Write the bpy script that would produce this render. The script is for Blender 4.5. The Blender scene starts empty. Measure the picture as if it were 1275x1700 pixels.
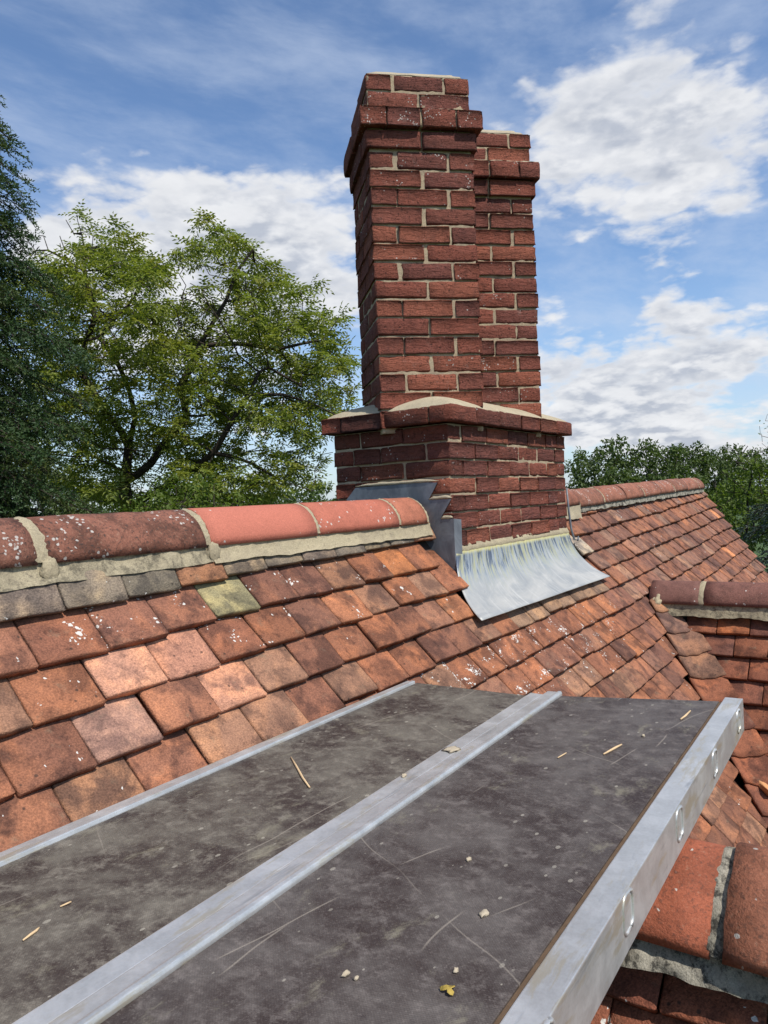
import bpy, bmesh, math, random
import numpy as np
from mathutils import Vector, Matrix, noise as mnoise
rnd = random.Random(7)
R = math.radians
S = bpy.context.scene
COL = S.collection
Z0 = 6.5                      # height of the eye above the garden
# ---------------------------------------------------------------- camera
F, CX, CY = 1250.0, 637.5, 850.0
AZ, ROLL, PITCH = R(34.5), R(2.7), math.atan(20 / 1250.0)
_fw = Vector((math.cos(AZ), math.sin(AZ), 0)); _rt = Vector((math.sin(AZ), -math.cos(AZ), 0)); _up = Vector((0, 0, 1))
cf = _fw * math.cos(PITCH) - _up * math.sin(PITCH); _u0 = _up * math.cos(PITCH) + _fw * math.sin(PITCH)
cr = _rt * math.cos(ROLL) - _u0 * math.sin(ROLL); cu = _u0 * math.cos(ROLL) + _rt * math.sin(ROLL)
cam = bpy.data.cameras.new('camera'); camo = bpy.data.objects.new('camera', cam); COL.objects.link(camo)
cam.sensor_fit = 'VERTICAL'; cam.sensor_height = 36; cam.lens = F / 1700 * 36
cam.clip_start = 0.05; cam.clip_end = 5000
mw = Matrix.Identity(4)
for i in range(3):
    mw[i][0], mw[i][1], mw[i][2] = cr[i], cu[i], -cf[i]
mw[2][3] = Z0
camo.matrix_world = mw
S.camera = camo
def ray(u, v): return cf + cr * ((u - CX) / F) - cu * ((v - CY) / F)
def at_dist(u, v, d):
    r = ray(u, v); return r * d + Vector((0, 0, Z0))
def at_y(u, v, Y):
    r = ray(u, v); return r * (Y / r.y)
def at_x(u, v, X):
    r = ray(u, v); return r * (X / r.x)
def at_z(u, v, z):
    r = ray(u, v); return r * (z / r.z)
def proj(p):
    z = p.dot(cf); return CX + F * p.dot(cr) / z, CY - F * p.dot(cu) / z, z
# ---------------------------------------------------------------- light
SUN_AZ, SUN_EL = R(139), R(55)      # azimuth clockwise from the view axis
sd = Vector((math.cos(SUN_AZ - AZ) * math.cos(SUN_EL), -math.sin(SUN_AZ - AZ) * math.cos(SUN_EL), math.sin(SUN_EL)))
sl = bpy.data.lights.new('sun', 'SUN'); sl.energy = 4.9; sl.angle = R(0.55); sl.color = (1, .955, .88)
so = bpy.data.objects.new('sun', sl); COL.objects.link(so)
so.rotation_euler = sd.to_track_quat('Z', 'Y').to_euler(); so.location = (0, -20, 40)
S.view_settings.view_transform = 'Standard'; S.view_settings.look = 'None'
S.view_settings.exposure = 0.0; S.view_settings.gamma = 1
S.render.engine = 'CYCLES'
S.cycles.max_bounces = 6; S.cycles.transparent_max_bounces = 8

class NT:
    """small node helper"""
    def __init__(s, tree): s.t = tree; s.n = tree.nodes; s.l = tree.links; s.n.clear()
    def new(s, ty, **kw):
        n = s.n.new(ty)
        for k, v in kw.items(): setattr(n, k, v)
        return n
    def put(s, sock, v):
        if hasattr(v, 'is_linked') or isinstance(v, bpy.types.NodeSocket): s.l.new(v, sock)
        else: sock.default_value = v
    def math(s, op, a, b=None, c=None, clamp=False):
        n = s.new('ShaderNodeMath', operation=op); n.use_clamp = clamp; s.put(n.inputs[0], a)
        if b is not None: s.put(n.inputs[1], b)
        if c is not None: s.put(n.inputs[2], c)
        return n.outputs[0]
    def vmath(s, op, a, b=None):
        n = s.new('ShaderNodeVectorMath', operation=op); s.put(n.inputs[0], a)
        if b is not None: s.put(n.inputs[1], b)
        return n.outputs['Value'] if op in ('DOT_PRODUCT', 'LENGTH') else n.outputs[0]
    def scale(s, v, f):
        n = s.new('ShaderNodeVectorMath', operation='SCALE'); s.put(n.inputs[0], v); s.put(n.inputs['Scale'], f); return n.outputs[0]
    def mix(s, f, a, b, mode='MIX'):
        n = s.new('ShaderNodeMix', data_type='RGBA', blend_type=mode); s.put(n.inputs[0], f)
        for k, v in ((6, a), (7, b)):
            if isinstance(v, tuple) and len(v) == 3: v = (*v, 1)
            s.put(n.inputs[k], v)
        return n.outputs[2]
    def noise(s, vec, scale, detail=4, rough=.55, dist=0.0):
        n = s.new('ShaderNodeTexNoise'); s.put(n.inputs['Vector'], vec); n.inputs['Scale'].default_value = scale
        n.inputs['Detail'].default_value = detail; n.inputs['Roughness'].default_value = rough; n.inputs['Distortion'].default_value = dist
        return n.outputs['Fac']
    def voro(s, vec, scale, feature='F1', rand=1.0):
        n = s.new('ShaderNodeTexVoronoi', feature=feature); s.put(n.inputs['Vector'], vec); n.inputs['Scale'].default_value = scale
        n.inputs['Randomness'].default_value = rand
        return n
    def smooth(s, v, lo, hi, a=0.0, b=1.0):
        n = s.new('ShaderNodeMapRange', interpolation_type='SMOOTHSTEP'); s.put(n.inputs[0], v)
        s.put(n.inputs[1], lo); s.put(n.inputs[2], hi); n.inputs[3].default_value = a; n.inputs[4].default_value = b
        return n.outputs[0]
    def mapping(s, v, sc=(1, 1, 1), loc=(0, 0, 0), rot=(0, 0, 0)):
        n = s.new('ShaderNodeMapping'); s.put(n.inputs[0], v); n.inputs['Scale'].default_value = sc; n.inputs['Location'].default_value = loc
        n.inputs['Rotation'].default_value = rot
        return n.outputs[0]

# ---------------------------------------------------------------- sky: clear air, cumulus and thin high cloud
W = bpy.data.worlds.new('World'); S.world = W; W.use_nodes = True
T = NT(W.node_tree)
sky = T.new('ShaderNodeTexSky', sky_type='NISHITA'); sky.sun_disc = False
sky.sun_elevation = SUN_EL; sky.sun_rotation = math.atan2(sd.x, sd.y); sky.altitude = 100; sky.air_density = 1.0; sky.dust_density = 0.6; sky.ozone_density = 1.6
d = T.new('ShaderNodeTexCoord').outputs['Generated']
sep = T.new('ShaderNodeSeparateXYZ'); T.l.new(d, sep.inputs[0])
zc = T.math('MAXIMUM', sep.outputs[2], 0.0)
inv = T.math('DIVIDE', 1.0, T.math('ADD', zc, 0.40))
cmb = T.new('ShaderNodeCombineXYZ')
T.l.new(T.math('MULTIPLY', sep.outputs[0], inv), cmb.inputs[0]); T.l.new(T.math('MULTIPLY', sep.outputs[1], inv), cmb.inputs[1])
T.l.new(T.math('MULTIPLY', T.math('POWER', zc, 0.8), 2.15), cmb.inputs[2])
CLOUD_LOC = (3.1, 1.7, 0.35)
def cloud(off):
    v = T.mapping(cmb.outputs[0], loc=(CLOUD_LOC[0], CLOUD_LOC[1], CLOUD_LOC[2] + off))
    n1 = T.noise(v, 3.3, 9, .56, .0)
    wq = T.new('ShaderNodeTexNoise'); T.put(wq.inputs['Vector'], v); wq.inputs['Scale'].default_value = 16; wq.inputs['Detail'].default_value = 5
    v2 = T.vmath('ADD', v, T.scale(T.vmath('SUBTRACT', wq.outputs['Color'], (.5, .5, .5)), .07))
    b1 = T.voro(v2, 9.0, 'F1').outputs['Distance']; b2 = T.voro(v2, 21.0, 'F1').outputs['Distance']
    n1 = T.math('MULTIPLY_ADD', T.math('SUBTRACT', .42, b1), .25, n1)
    n1 = T.math('MULTIPLY_ADD', T.math('SUBTRACT', .40, T.voro(v2, 46.0, 'F1').outputs['Distance']), .05, n1)
    return T.math('MULTIPLY_ADD', T.math('SUBTRACT', .40, b2), .12, n1)
n0 = cloud(0.0); nup = cloud(0.045)
# heaps and clear lanes of this afternoon's sky: (u, v, spread in degrees, amount)
BL = [(330, 350, 6, .15), (170, 330, 5.5, .14), (470, 340, 5.5, .15), (550, 290, 4, .12), (250, 430, 7, .12), (430, 470, 6, .11), (120, 420, 6, .09), (200, 175, 4.5, -.14), (330, 170, 4, -.12), (470, 190, 4, -.12), (70, 200, 4, -.08),
      (230, 50, 2.2, .10), (1090, 290, 6, .13), (980, 340, 4.5, .10), (1190, 190, 6, .15), (1020, 170, 5, .10), (950, 230, 4, .06), (1240, 300, 3, .08),
      (1210, 480, 4, .12), (1120, 540, 3, .08), (960, 570, 3, .10), (1080, 620, 5, .15), (1080, 685, 3.2, .17), (950, 660, 3, .13), (1230, 610, 4, .12), (1180, 700, 3, .10), (1000, 720, 3, .08), (510, 770, 4, .10),
      (420, 120, 8, -.16), (620, 60, 7, -.10), (120, 130, 6, -.05), (780, 100, 6, -.05), (1000, 430, 4, -.13), (1120, 410, 5, -.12), (1250, 390, 3, -.10), (1000, 490, 4, -.09), (1270, 130, 3, -.12), (930, 130, 3, -.02), (820, 40, 6, -.06)]
bias = None
for (u, v, sg, a) in BL:
    dv = ray(u, v).normalized()
    dt = T.math('MAXIMUM', T.vmath('DOT_PRODUCT', d, tuple(dv)), 0.0)
    t = T.math('POWER', dt, 1.0 / (R(sg) ** 2))
    bias = T.math('MULTIPLY', t, a) if bias is None else T.math('MULTIPLY_ADD', t, a, bias)
den = T.math('ADD', n0, bias)
cov = T.smooth(den, .555, .72)
core = T.smooth(den, .60, .86)
lit = T.math('SUBTRACT', n0, nup)
lit = T.smooth(lit, -.13, .12)
shade = T.math('MULTIPLY', core, T.math('SUBTRACT', 1.0, lit))
ccol = T.mix(T.math('MULTIPLY', shade, 1.25, clamp=True), (7.2, 7.3, 7.5, 1), (4.3, 4.65, 5.35, 1))
fine = T.noise(T.mapping(cmb.outputs[0], loc=(7, 3, 1)), 14, 6, .6, .0)
ccol = T.mix(1.0, ccol, T.mix(fine, (.84, .85, .87, 1), (1.14, 1.13, 1.12, 1)), 'MULTIPLY')
wv = T.mapping(cmb.outputs[0], sc=(1.0, 2.6, 3.2), rot=(0, 0, .5), loc=(2, 5, 0))
wisp = T.math('MULTIPLY', T.smooth(T.noise(wv, 2.2, 8, .60, .15), .34, .78), .52)
haze_h = T.smooth(sep.outputs[2], 0.0, 0.30, .42, 0.0)
blue = T.mix(haze_h, T.mix(1.0, sky.outputs[0], (1.10, 1.23, 1.38, 1), 'MULTIPLY'), (4.6, 5.7, 7.2, 1))
blue = T.mix(wisp, blue, (5.2, 6.0, 7.4, 1))
col = T.mix(T.math('MULTIPLY', cov, .97), blue, ccol)
bg = T.new('ShaderNodeBackground'); T.l.new(col, bg.inputs[0]); bg.inputs[1].default_value = 0.118
wo = T.new('ShaderNodeOutputWorld'); T.l.new(bg.outputs[0], wo.inputs[0])

# ---------------------------------------------------------------- helpers
WM = {}
def setup(o, parent=None, mat=None, M=None):
    COL.objects.link(o)
    if mat is not None and o.data is not None and len(o.data.materials) == 0: o.data.materials.append(mat)
    M = M if M is not None else Matrix.Identity(4)
    WM[o.name] = M
    if parent is not None:
        o.parent = parent
        o.matrix_basis = WM[parent.name].inverted() @ M
    else: o.matrix_basis = M
    return o
def obj(name, mesh, mat=None, parent=None, M=None): return setup(bpy.data.objects.new(name, mesh), parent, mat, M)
def tag(o, label, cat, group=None):
    o['label'] = label; o['category'] = cat
    if group: o['group'] = group
    return o
def thing(name, label, cat, loc=(0, 0, 0), group=None, rot=None):
    M = Matrix.Translation(Vector(loc))
    if rot is not None: M = M @ rot
    return tag(setup(bpy.data.objects.new(name, None), None, None, M), label, cat, group)
def mesh(name, V, Fc, smooth=True):
    me = bpy.data.meshes.new(name)
    me.from_pydata([tuple(v) for v in V], [], [tuple(f) for f in Fc]); me.update()
    if smooth: me.polygons.foreach_set('use_smooth', [True] * len(me.polygons))
    return me
def np_mesh(name, V, Fc, smooth=False):
    """V (n,3), Fc (m,k) arrays -> mesh"""
    me = bpy.data.meshes.new(name); V = np.asarray(V, np.float32); Fc = np.asarray(Fc, np.int32); k = Fc.shape[1]
    me.vertices.add(len(V)); me.vertices.foreach_set('co', V.ravel())
    me.loops.add(Fc.size); me.loops.foreach_set('vertex_index', Fc.ravel())
    me.polygons.add(len(Fc)); me.polygons.foreach_set('loop_start', np.arange(0, Fc.size, k, dtype=np.int32))
    me.polygons.foreach_set('loop_total', np.full(len(Fc), k, np.int32))
    if smooth: me.polygons.foreach_set('use_smooth', np.ones(len(Fc), bool))
    me.update(calc_edges=True); me.validate()
    return me
def nz(x, y, z, s=1.0): return mnoise.noise(Vector((x * s, y * s, z * s)))
def up3(p): return Vector((p[0], p[1], p[2] + Z0))
def grid_box(xs, ys, zs, pull, jit, seed):
    """closed box with loops near its edges, edges worn by `pull`, faces uneven by `jit`"""
    idx = {}; V = []; Fc = []
    nx, ny, nz_ = len(xs), len(ys), len(zs); g = random.Random(seed); so_ = g.random() * 99
    lim = ((xs[0], xs[-1]), (ys[0], ys[-1]), (zs[0], zs[-1]))
    def vid(i, j, k):
        if (i, j, k) in idx: return idx[(i, j, k)]
        p = Vector((xs[i], ys[j], zs[k])); ex = [i in (0, nx - 1), j in (0, ny - 1), k in (0, nz_ - 1)]; n = sum(ex)
        if n >= 2:
            for a in range(3):
                if ex[a]: p[a] += (pull * (.6 + .8 * g.random()) * (.75 if n == 2 else 1.15)) * (1 if p[a] == lim[a][0] else -1)
        w = Vector((p.x * 30 + so_, p.y * 30, p.z * 30))
        p += Vector((mnoise.noise(w), mnoise.noise(w + Vector((9, 0, 0))), mnoise.noise(w + Vector((0, 9, 0))))) * jit
        idx[(i, j, k)] = len(V); V.append(p); return idx[(i, j, k)]
    for i in range(nx - 1):
        for j in range(ny - 1):
            Fc.append((vid(i, j, 0), vid(i, j + 1, 0), vid(i + 1, j + 1, 0), vid(i + 1, j, 0)))
            Fc.append((vid(i, j, nz_ - 1), vid(i + 1, j, nz_ - 1), vid(i + 1, j + 1, nz_ - 1), vid(i, j + 1, nz_ - 1)))
    for i in range(nx - 1):
        for k in range(nz_ - 1):
            Fc.append((vid(i, 0, k), vid(i + 1, 0, k), vid(i + 1, 0, k + 1), vid(i, 0, k + 1)))
            Fc.append((vid(i, ny - 1, k), vid(i, ny - 1, k + 1), vid(i + 1, ny - 1, k + 1), vid(i + 1, ny - 1, k)))
    for j in range(ny - 1):
        for k in range(nz_ - 1):
            Fc.append((vid(0, j, k), vid(0, j, k + 1), vid(0, j + 1, k + 1), vid(0, j + 1, k)))
            Fc.append((vid(nx - 1, j, k), vid(nx - 1, j + 1, k), vid(nx - 1, j + 1, k + 1), vid(nx - 1, j, k + 1)))
    return V, Fc
def lin(a, b, n): return [a + (b - a) * i / n for i in range(n + 1)]
def tube(name, pts, rad, sides=8, closed=False):
    V = []; Fc = []; n = len(pts)
    for i, p in enumerate(pts):
        p = Vector(p); a = Vector(pts[(i - 1) % n if closed else max(i - 1, 0)]); b = Vector(pts[(i + 1) % n if closed else min(i + 1, n - 1)])
        t = (b - a).normalized(); u = t.orthogonal() if abs(t.x) < .95 else t.cross(Vector((0, 0, 1)))
        u = (Vector((1, 0, 0)) - t * t.x); u = u.normalized() if u.length > .1 else t.cross(Vector((0, 1, 0))).normalized()
        w = t.cross(u); r = rad[i] if hasattr(rad, '__len__') else rad
        for k in range(sides):
            q = 2 * math.pi * k / sides; V.append(p + (u * math.cos(q) + w * math.sin(q)) * r)
    for i in range(n if closed else n - 1):
        j = (i + 1) % n
        for k in range(sides):
            k2 = (k + 1) % sides; Fc.append((i * sides + k, i * sides + k2, j * sides + k2, j * sides + k))
    if not closed: Fc.append(tuple(range(sides))[::-1]); Fc.append(tuple((n - 1) * sides + k for k in range(sides)))
    return mesh(name, V, Fc)

# ---------------------------------------------------------------- materials
def material(name):
    m = bpy.data.materials.new(name); m.use_nodes = True; t = NT(m.node_tree)
    out = t.new('ShaderNodeOutputMaterial'); b = t.new('ShaderNodeBsdfPrincipled'); t.l.new(b.outputs[0], out.inputs[0])
    b.inputs['Specular IOR Level'].default_value = .25
    return m, t, b
def bump(t, b, h, strength, dist=.003):
    n = t.new('ShaderNodeBump'); n.inputs['Strength'].default_value = strength; n.inputs['Distance'].default_value = dist
    t.put(n.inputs['Height'], h); t.l.new(n.outputs[0], b.inputs['Normal']); return n
def piece_coords(t, joined):
    """coordinates that differ for every piece"""
    if joined: return t.new('ShaderNodeNewGeometry').outputs['Position']
    oi = t.new('ShaderNodeObjectInfo'); tc = t.new('ShaderNodeTexCoord').outputs['Object']
    return t.vmath('ADD', tc, t.scale(t.vmath('ADD', t.vmath('MULTIPLY', (7.1, 13.7, 3.3), (1, 1, 1)), (0, 0, 0)), t.math('MULTIPLY', oi.outputs['Random'], 9.0)))
def make_tile_mat(joined):
    m, t, b = material('clay_tile_joined' if joined else 'clay_tile')
    co = piece_coords(t, joined)
    if joined:
        at = t.new('ShaderNodeAttribute', attribute_name='tcol'); base, lich = at.outputs['Color'], at.outputs['Alpha']
    else:
        oi = t.new('ShaderNodeObjectInfo'); base, lich = oi.outputs['Color'], oi.outputs['Alpha']
    big = t.noise(co, 11, 5, .6, .4); mid = t.noise(co, 38, 6, .65, .2); fin = t.noise(co, 240, 4, .7)
    lo = t.noise(t.vmath('ADD', co, (9, 3, 6)), 7, 3, .5, .6)
    c = t.mix(t.smooth(lo, .46, .66, 0, .85), base, t.mix(1.0, base, (1.48, 1.38, 1.18), 'MULTIPLY'))
    c = t.mix(t.smooth(big, .44, .64, 0, .88), c, t.mix(1.0, base, (.44, .45, .50), 'MULTIPLY'))
    c = t.mix(t.smooth(mid, .52, .70, 0, .60), c, t.mix(1.0, c, (1.42, 1.40, 1.30), 'MULTIPLY'))
    c = t.mix(t.smooth(mid, .46, .30, 0, .70), c, t.mix(1.0, c, (.42, .42, .46), 'MULTIPLY'))
    c = t.mix(t.smooth(fin, .35, .7), t.mix(1.0, c, (.70, .70, .70), 'MULTIPLY'), t.mix(1.0, c, (1.26, 1.24, 1.20), 'MULTIPLY'))
    # greenish-grey bloom and pits
    gb = t.noise(t.vmath('ADD', co, (3, 8, 1)), 20, 6, .7)
    c = t.mix(t.smooth(gb, .56, .80, 0, .50), c, (.20, .17, .115))
    pit = t.voro(t.vmath('ADD', co, (5, 2, 4)), 62); ps = t.new('ShaderNodeSeparateColor'); t.l.new(pit.outputs['Color'], ps.inputs[0])
    pm = t.math('MULTIPLY', t.smooth(pit.outputs['Distance'], .30, .14), t.math('GREATER_THAN', ps.outputs[0], .93))
    c = t.mix(t.math('MULTIPLY', pm, .75), c, (.035, .025, .02))
    # white lichen: round spots in colonies
    wob = t.new('ShaderNodeTexNoise'); t.put(wob.inputs['Vector'], co); wob.inputs['Scale'].default_value = 90
    co2 = t.vmath('ADD', co, t.scale(t.vmath('SUBTRACT', wob.outputs['Color'], (.5, .5, .5)), .012))
    colony = t.noise(t.vmath('ADD', co, (1, 4, 9)), 17, 3, .5)
    for sc, lo, hi, thr in ((84, .42, .30, .53), (130, .40, .28, .52), (50, .38, .30, .55)):
        vo = t.voro(co2, sc); s2 = t.new('ShaderNodeSeparateColor'); t.l.new(vo.outputs['Color'], s2.inputs[0])
        dotm = t.smooth(vo.outputs['Distance'], lo, hi)
        # more lichen -> more cells allowed
        lim = t.math('SUBTRACT', 1.03, t.math('MULTIPLY', t.math('MULTIPLY', lich, .62), t.smooth(colony, thr, thr + .22)))
        msk = t.math('MULTIPLY', dotm, t.math('GREATER_THAN', s2.outputs[1], lim))
        c = t.mix(t.math('MULTIPLY', msk, .88), c, (.62, .60, .55))
    t.l.new(c, b.inputs['Base Color'])
    b.inputs['Roughness'].default_value = .86
    h = t.math('MULTIPLY_ADD', t.noise(co, 240, 1, .6), .5, t.noise(co, 40, 3, .7))
    bump(t, b, h, .75, .005)
    return m
M_TILE = make_tile_mat(False); M_TILEJ = make_tile_mat(True)
def make_brick_mat(joined):
    m, t, b = material('red_brick_joined' if joined else 'red_brick')
    co = piece_coords(t, joined)
    if joined:
        rn = t.new('ShaderNodeNewGeometry').outputs['Random Per Island']; base = t.mix(rn, (.17, .047, .030), (.25, .070, .042))
        lich = t.math('MULTIPLY', rn, .2)
    else:
        oi = t.new('ShaderNodeObjectInfo'); base, lich = oi.outputs['Color'], oi.outputs['Alpha']
    big = t.noise(co, 14, 4, .6, .3); mid = t.noise(co, 60, 6, .7); fin = t.noise(co, 300, 3, .7)
    c = t.mix(t.smooth(big, .45, .7, 0, .55), base, t.mix(1.0, base, (.55, .58, .62), 'MULTIPLY'))
    c = t.mix(t.smooth(mid, .50, .78, 0, .45), c, t.mix(1.0, c, (1.45, 1.45, 1.4), 'MULTIPLY'))
    c = t.mix(t.smooth(mid, .46, .30, 0, .6), c, t.mix(1.0, c, (.42, .42, .45), 'MULTIPLY'))
    c = t.mix(t.smooth(fin, .3, .72), t.mix(1.0, c, (.74, .74, .74), 'MULTIPLY'), t.mix(1.0, c, (1.25, 1.25, 1.25), 'MULTIPLY'))
    # lime bloom and lichen
    bl = t.noise(t.vmath('ADD', co, (4, 1, 7)), 26, 6, .72)
    c = t.mix(t.math('MULTIPLY', t.smooth(bl, .55, .82, 0, .55), t.math('ADD', lich, .25)), c, (.42, .36, .31))
    vo = t.voro(co, 120); s2 = t.new('ShaderNodeSeparateColor'); t.l.new(vo.outputs['Color'], s2.inputs[0])
    colony = t.noise(t.vmath('ADD', co, (1, 4, 9)), 20, 3, .5)
    msk = t.math('MULTIPLY', t.smooth(vo.outputs['Distance'], .48, .30), t.math('GREATER_THAN', s2.outputs[1], t.math('SUBTRACT', 1.02, t.math('MULTIPLY', t.math('MULTIPLY', lich, .7), t.smooth(colony, .48, .68)))))
    c = t.mix(t.math('MULTIPLY', msk, .8), c, (.60, .55, .50))
    pv = t.noise(t.vmath('ADD', co, (2, 6, 3)), 110, 4, .6); pits = t.smooth(pv, .40, .30)
    c = t.mix(t.math('MULTIPLY', pits, .75), c, (.03, .018, .014))
    t.l.new(c, b.inputs['Base Color']); b.inputs['Roughness'].default_value = .92
    crs = t.noise(t.mapping(co, sc=(14, 30, 75), loc=(1, 5, 2)), 1.0, 6, .68, .7)
    c2_ = t.mix(t.smooth(crs, .42, .30, 0, .55), c, t.mix(1.0, c, (.35, .35, .38), 'MULTIPLY')); t.l.new(c2_, b.inputs['Base Color'])
    h = t.math('ADD', t.math('MULTIPLY', fin, .5), t.math('ADD', t.math('MULTIPLY_ADD', crs, 2.2, mid), t.math('MULTIPLY_ADD', pits, -1.2, big)))
    bump(t, b, h, 1.0, .010)
    return m
M_BRICK = make_brick_mat(False); M_BRICKJ = make_brick_mat(True)
def make_mortar(name, a, bb, dark, stain=.5, lichen=0.0, sc=1.0):
    m, t, b = material(name); co = t.new('ShaderNodeNewGeometry').outputs['Position']
    n1 = t.noise(co, 9 * sc, 6, .65, .3); n2 = t.noise(co, 55, 6, .7); n3 = t.noise(co, 320, 3, .7)
    c = t.mix(t.smooth(n1, .35, .65), a, bb)
    c = t.mix(t.smooth(n2, .52, .75, 0, stain), c, dark)
    c = t.mix(t.smooth(n3, .3, .7), t.mix(1.0, c, (.78, .78, .78), 'MULTIPLY'), t.mix(1.0, c, (1.15, 1.15, 1.15), 'MULTIPLY'))
    if lichen:
        n4 = t.noise(t.mapping(co, loc=(3, 2, 5)), 30, 8, .78)
        c = t.mix(t.smooth(n4, .47, .60, 0, lichen), c, (.030, .028, .024))
    t.l.new(c, b.inputs['Base Color']); b.inputs['Roughness'].default_value = .95
    bump(t, b, t.math('ADD', t.math('MULTIPLY', n2, 1.0), t.math('MULTIPLY', n3, .6)), .7, .005)
    return m
M_JOINT = make_mortar('joint_mortar', (.43, .34, .22), (.33, .255, .175), (.16, .115, .085), .8)
M_FLAUNCH = make_mortar('flaunching_mortar', (.43, .365, .25), (.38, .32, .22), (.29, .24, .165), .6)
M_RIDGEM = make_mortar('ridge_mortar', (.41, .345, .225), (.33, .275, .185), (.17, .14, .10), .75)
M_WEATHM = make_mortar('weathered_ridge_mortar', (.40, .34, .225), (.29, .245, .165), (.12, .10, .075), .9, .55)
M_OLDSHADEM = make_mortar('old_and_shade_mortar', (.34, .31, .25), (.24, .22, .17), (.10, .09, .07), .6, .9)  # blackened old mortar; on the far ridge its darkness stands for shadow
def make_ridge_mat(name='ridge_clay', lichen=.75):
    m, t, b = material(name)
    co = piece_coords(t, False)
    oi = t.new('ShaderNodeObjectInfo'); base, w = oi.outputs['Color'], oi.outputs['Alpha']
    big = t.noise(co, 12, 6, .65, .5); mid = t.noise(co, 42, 6, .7, .2); fin = t.noise(co, 260, 3, .7)
    c = t.mix(t.math('MULTIPLY', t.smooth(big, .40, .66, 0, .8), w), base, t.mix(1.0, base, (.33, .34, .34), 'MULTIPLY'))
    c = t.mix(t.math('MULTIPLY', t.smooth(mid, .5, .72, 0, .7), w), c, t.mix(1.0, c, (.36, .34, .36), 'MULTIPLY'))
    c = t.mix(t.smooth(mid, .45, .25, 0, .25), c, t.mix(1.0, c, (1.4, 1.3, 1.2), 'MULTIPLY'))
    sp_ = t.noise(t.vmath('ADD', co, (6, 6, 2)), 130, 5, .72)
    c = t.mix(t.math('MULTIPLY', t.smooth(sp_, .52, .64, 0, .85), w), c, (.045, .035, .03))
    c = t.mix(t.math('MULTIPLY', t.smooth(sp_, .42, .34, 0, .5), w), c, (.34, .22, .15))
    c = t.mix(t.smooth(fin, .3, .7), t.mix(1.0, c, (.84, .84, .84), 'MULTIPLY'), t.mix(1.0, c, (1.14, 1.14, 1.14), 'MULTIPLY'))
    vo = t.voro(co, 105); s2 = t.new('ShaderNodeSeparateColor'); t.l.new(vo.outputs['Color'], s2.inputs[0])
    colony = t.noise(t.vmath('ADD', co, (1, 4, 9)), 9, 4, .6)
    msk = t.math('MULTIPLY', t.smooth(t.math('ADD', vo.outputs['Distance'], t.math('MULTIPLY', t.math('SUBTRACT', fin, .5), .5)), .50, .36), t.math('GREATER_THAN', s2.outputs[1], t.math('SUBTRACT', 1.0, t.math('MULTIPLY', t.math('MULTIPLY', w, lichen), t.smooth(colony, .50, .68)))))
    c = t.mix(t.math('MULTIPLY', msk, .8), c, (.55, .52, .47))
    t.l.new(c, b.inputs['Base Color']); t.put(b.inputs['Roughness'], .78)
    bump(t, b, t.math('ADD', t.math('MULTIPLY', mid, .8), t.math('ADD', t.math('MULTIPLY', fin, .5), t.math('MULTIPLY', sp_, t.math('MULTIPLY', w, 1.5)))), .6, .005)
    return m
M_RIDGE = make_ridge_mat(); M_RIDGE2 = make_ridge_mat('mossy_ridge_clay', .10)
def make_lead():
    m, t, b = material('grey_lead'); co = t.new('ShaderNodeNewGeometry').outputs['Position']
    n1 = t.noise(co, 9, 5, .6, .6); n2 = t.noise(t.mapping(co, sc=(1, 1, .3)), 45, 5, .65)
    c = t.mix(t.smooth(n1, .35, .7), (.12, .128, .145), (.21, .225, .245)); c = t.mix(t.smooth(n2, .55, .8, 0, .5), c, (.24, .25, .27))
    t.l.new(c, b.inputs['Base Color']); b.inputs['Roughness'].default_value = .55; b.inputs['Metallic'].default_value = .25
    bump(t, b, n1, .4, .01); return m
M_LEAD = make_lead()
def make_apron_mat():
    m, t, b = material('apron_lead'); uv = t.new('ShaderNodeUVMap').outputs[0]    # u along the sheet in metres, v down the sheet 0..1
    sp = t.new('ShaderNodeSeparateXYZ'); t.l.new(uv, sp.inputs[0]); v = sp.outputs[1]
    st = t.noise(t.mapping(uv, sc=(34, 1.6, 1)), 1.0, 6, .7, .5); st2 = t.noise(t.mapping(uv, sc=(70, 2.2, 1), loc=(4, 2, 0)), 1.0, 5, .7, .4)
    bl = t.noise(t.mapping(uv, sc=(6, 2.6, 1)), 1.0, 5, .6, .8); fn = t.noise(t.mapping(uv, sc=(90, 30, 1)), 1.0, 4, .6)
    c = t.mix(t.smooth(bl, .3, .7), (.30, .31, .31), (.45, .44, .41))
    c = t.mix(t.smooth(st, .50, .72, 0, .6), c, (.56, .55, .51))
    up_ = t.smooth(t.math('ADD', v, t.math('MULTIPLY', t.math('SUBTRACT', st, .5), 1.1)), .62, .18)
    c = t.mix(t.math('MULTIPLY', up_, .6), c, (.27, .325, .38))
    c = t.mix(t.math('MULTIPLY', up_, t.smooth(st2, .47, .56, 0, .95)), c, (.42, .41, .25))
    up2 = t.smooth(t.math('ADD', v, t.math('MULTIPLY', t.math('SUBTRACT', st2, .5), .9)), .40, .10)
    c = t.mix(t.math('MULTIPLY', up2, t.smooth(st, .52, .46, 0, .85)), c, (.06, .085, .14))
    edge = t.smooth(t.math('ADD', v, t.math('MULTIPLY', t.math('SUBTRACT', st, .5), .10)), .07, .02)
    c = t.mix(t.math('MULTIPLY', edge, .8), c, (.52, .47, .20))
    t.l.new(c, b.inputs['Base Color']); b.inputs['Roughness'].default_value = .5; b.inputs['Metallic'].default_value = .2
    bump(t, b, t.math('ADD', t.math('MULTIPLY', bl, 1.2), t.math('MULTIPLY', st, .5)), .5, .006); return m
M_APRON = make_apron_mat()
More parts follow.
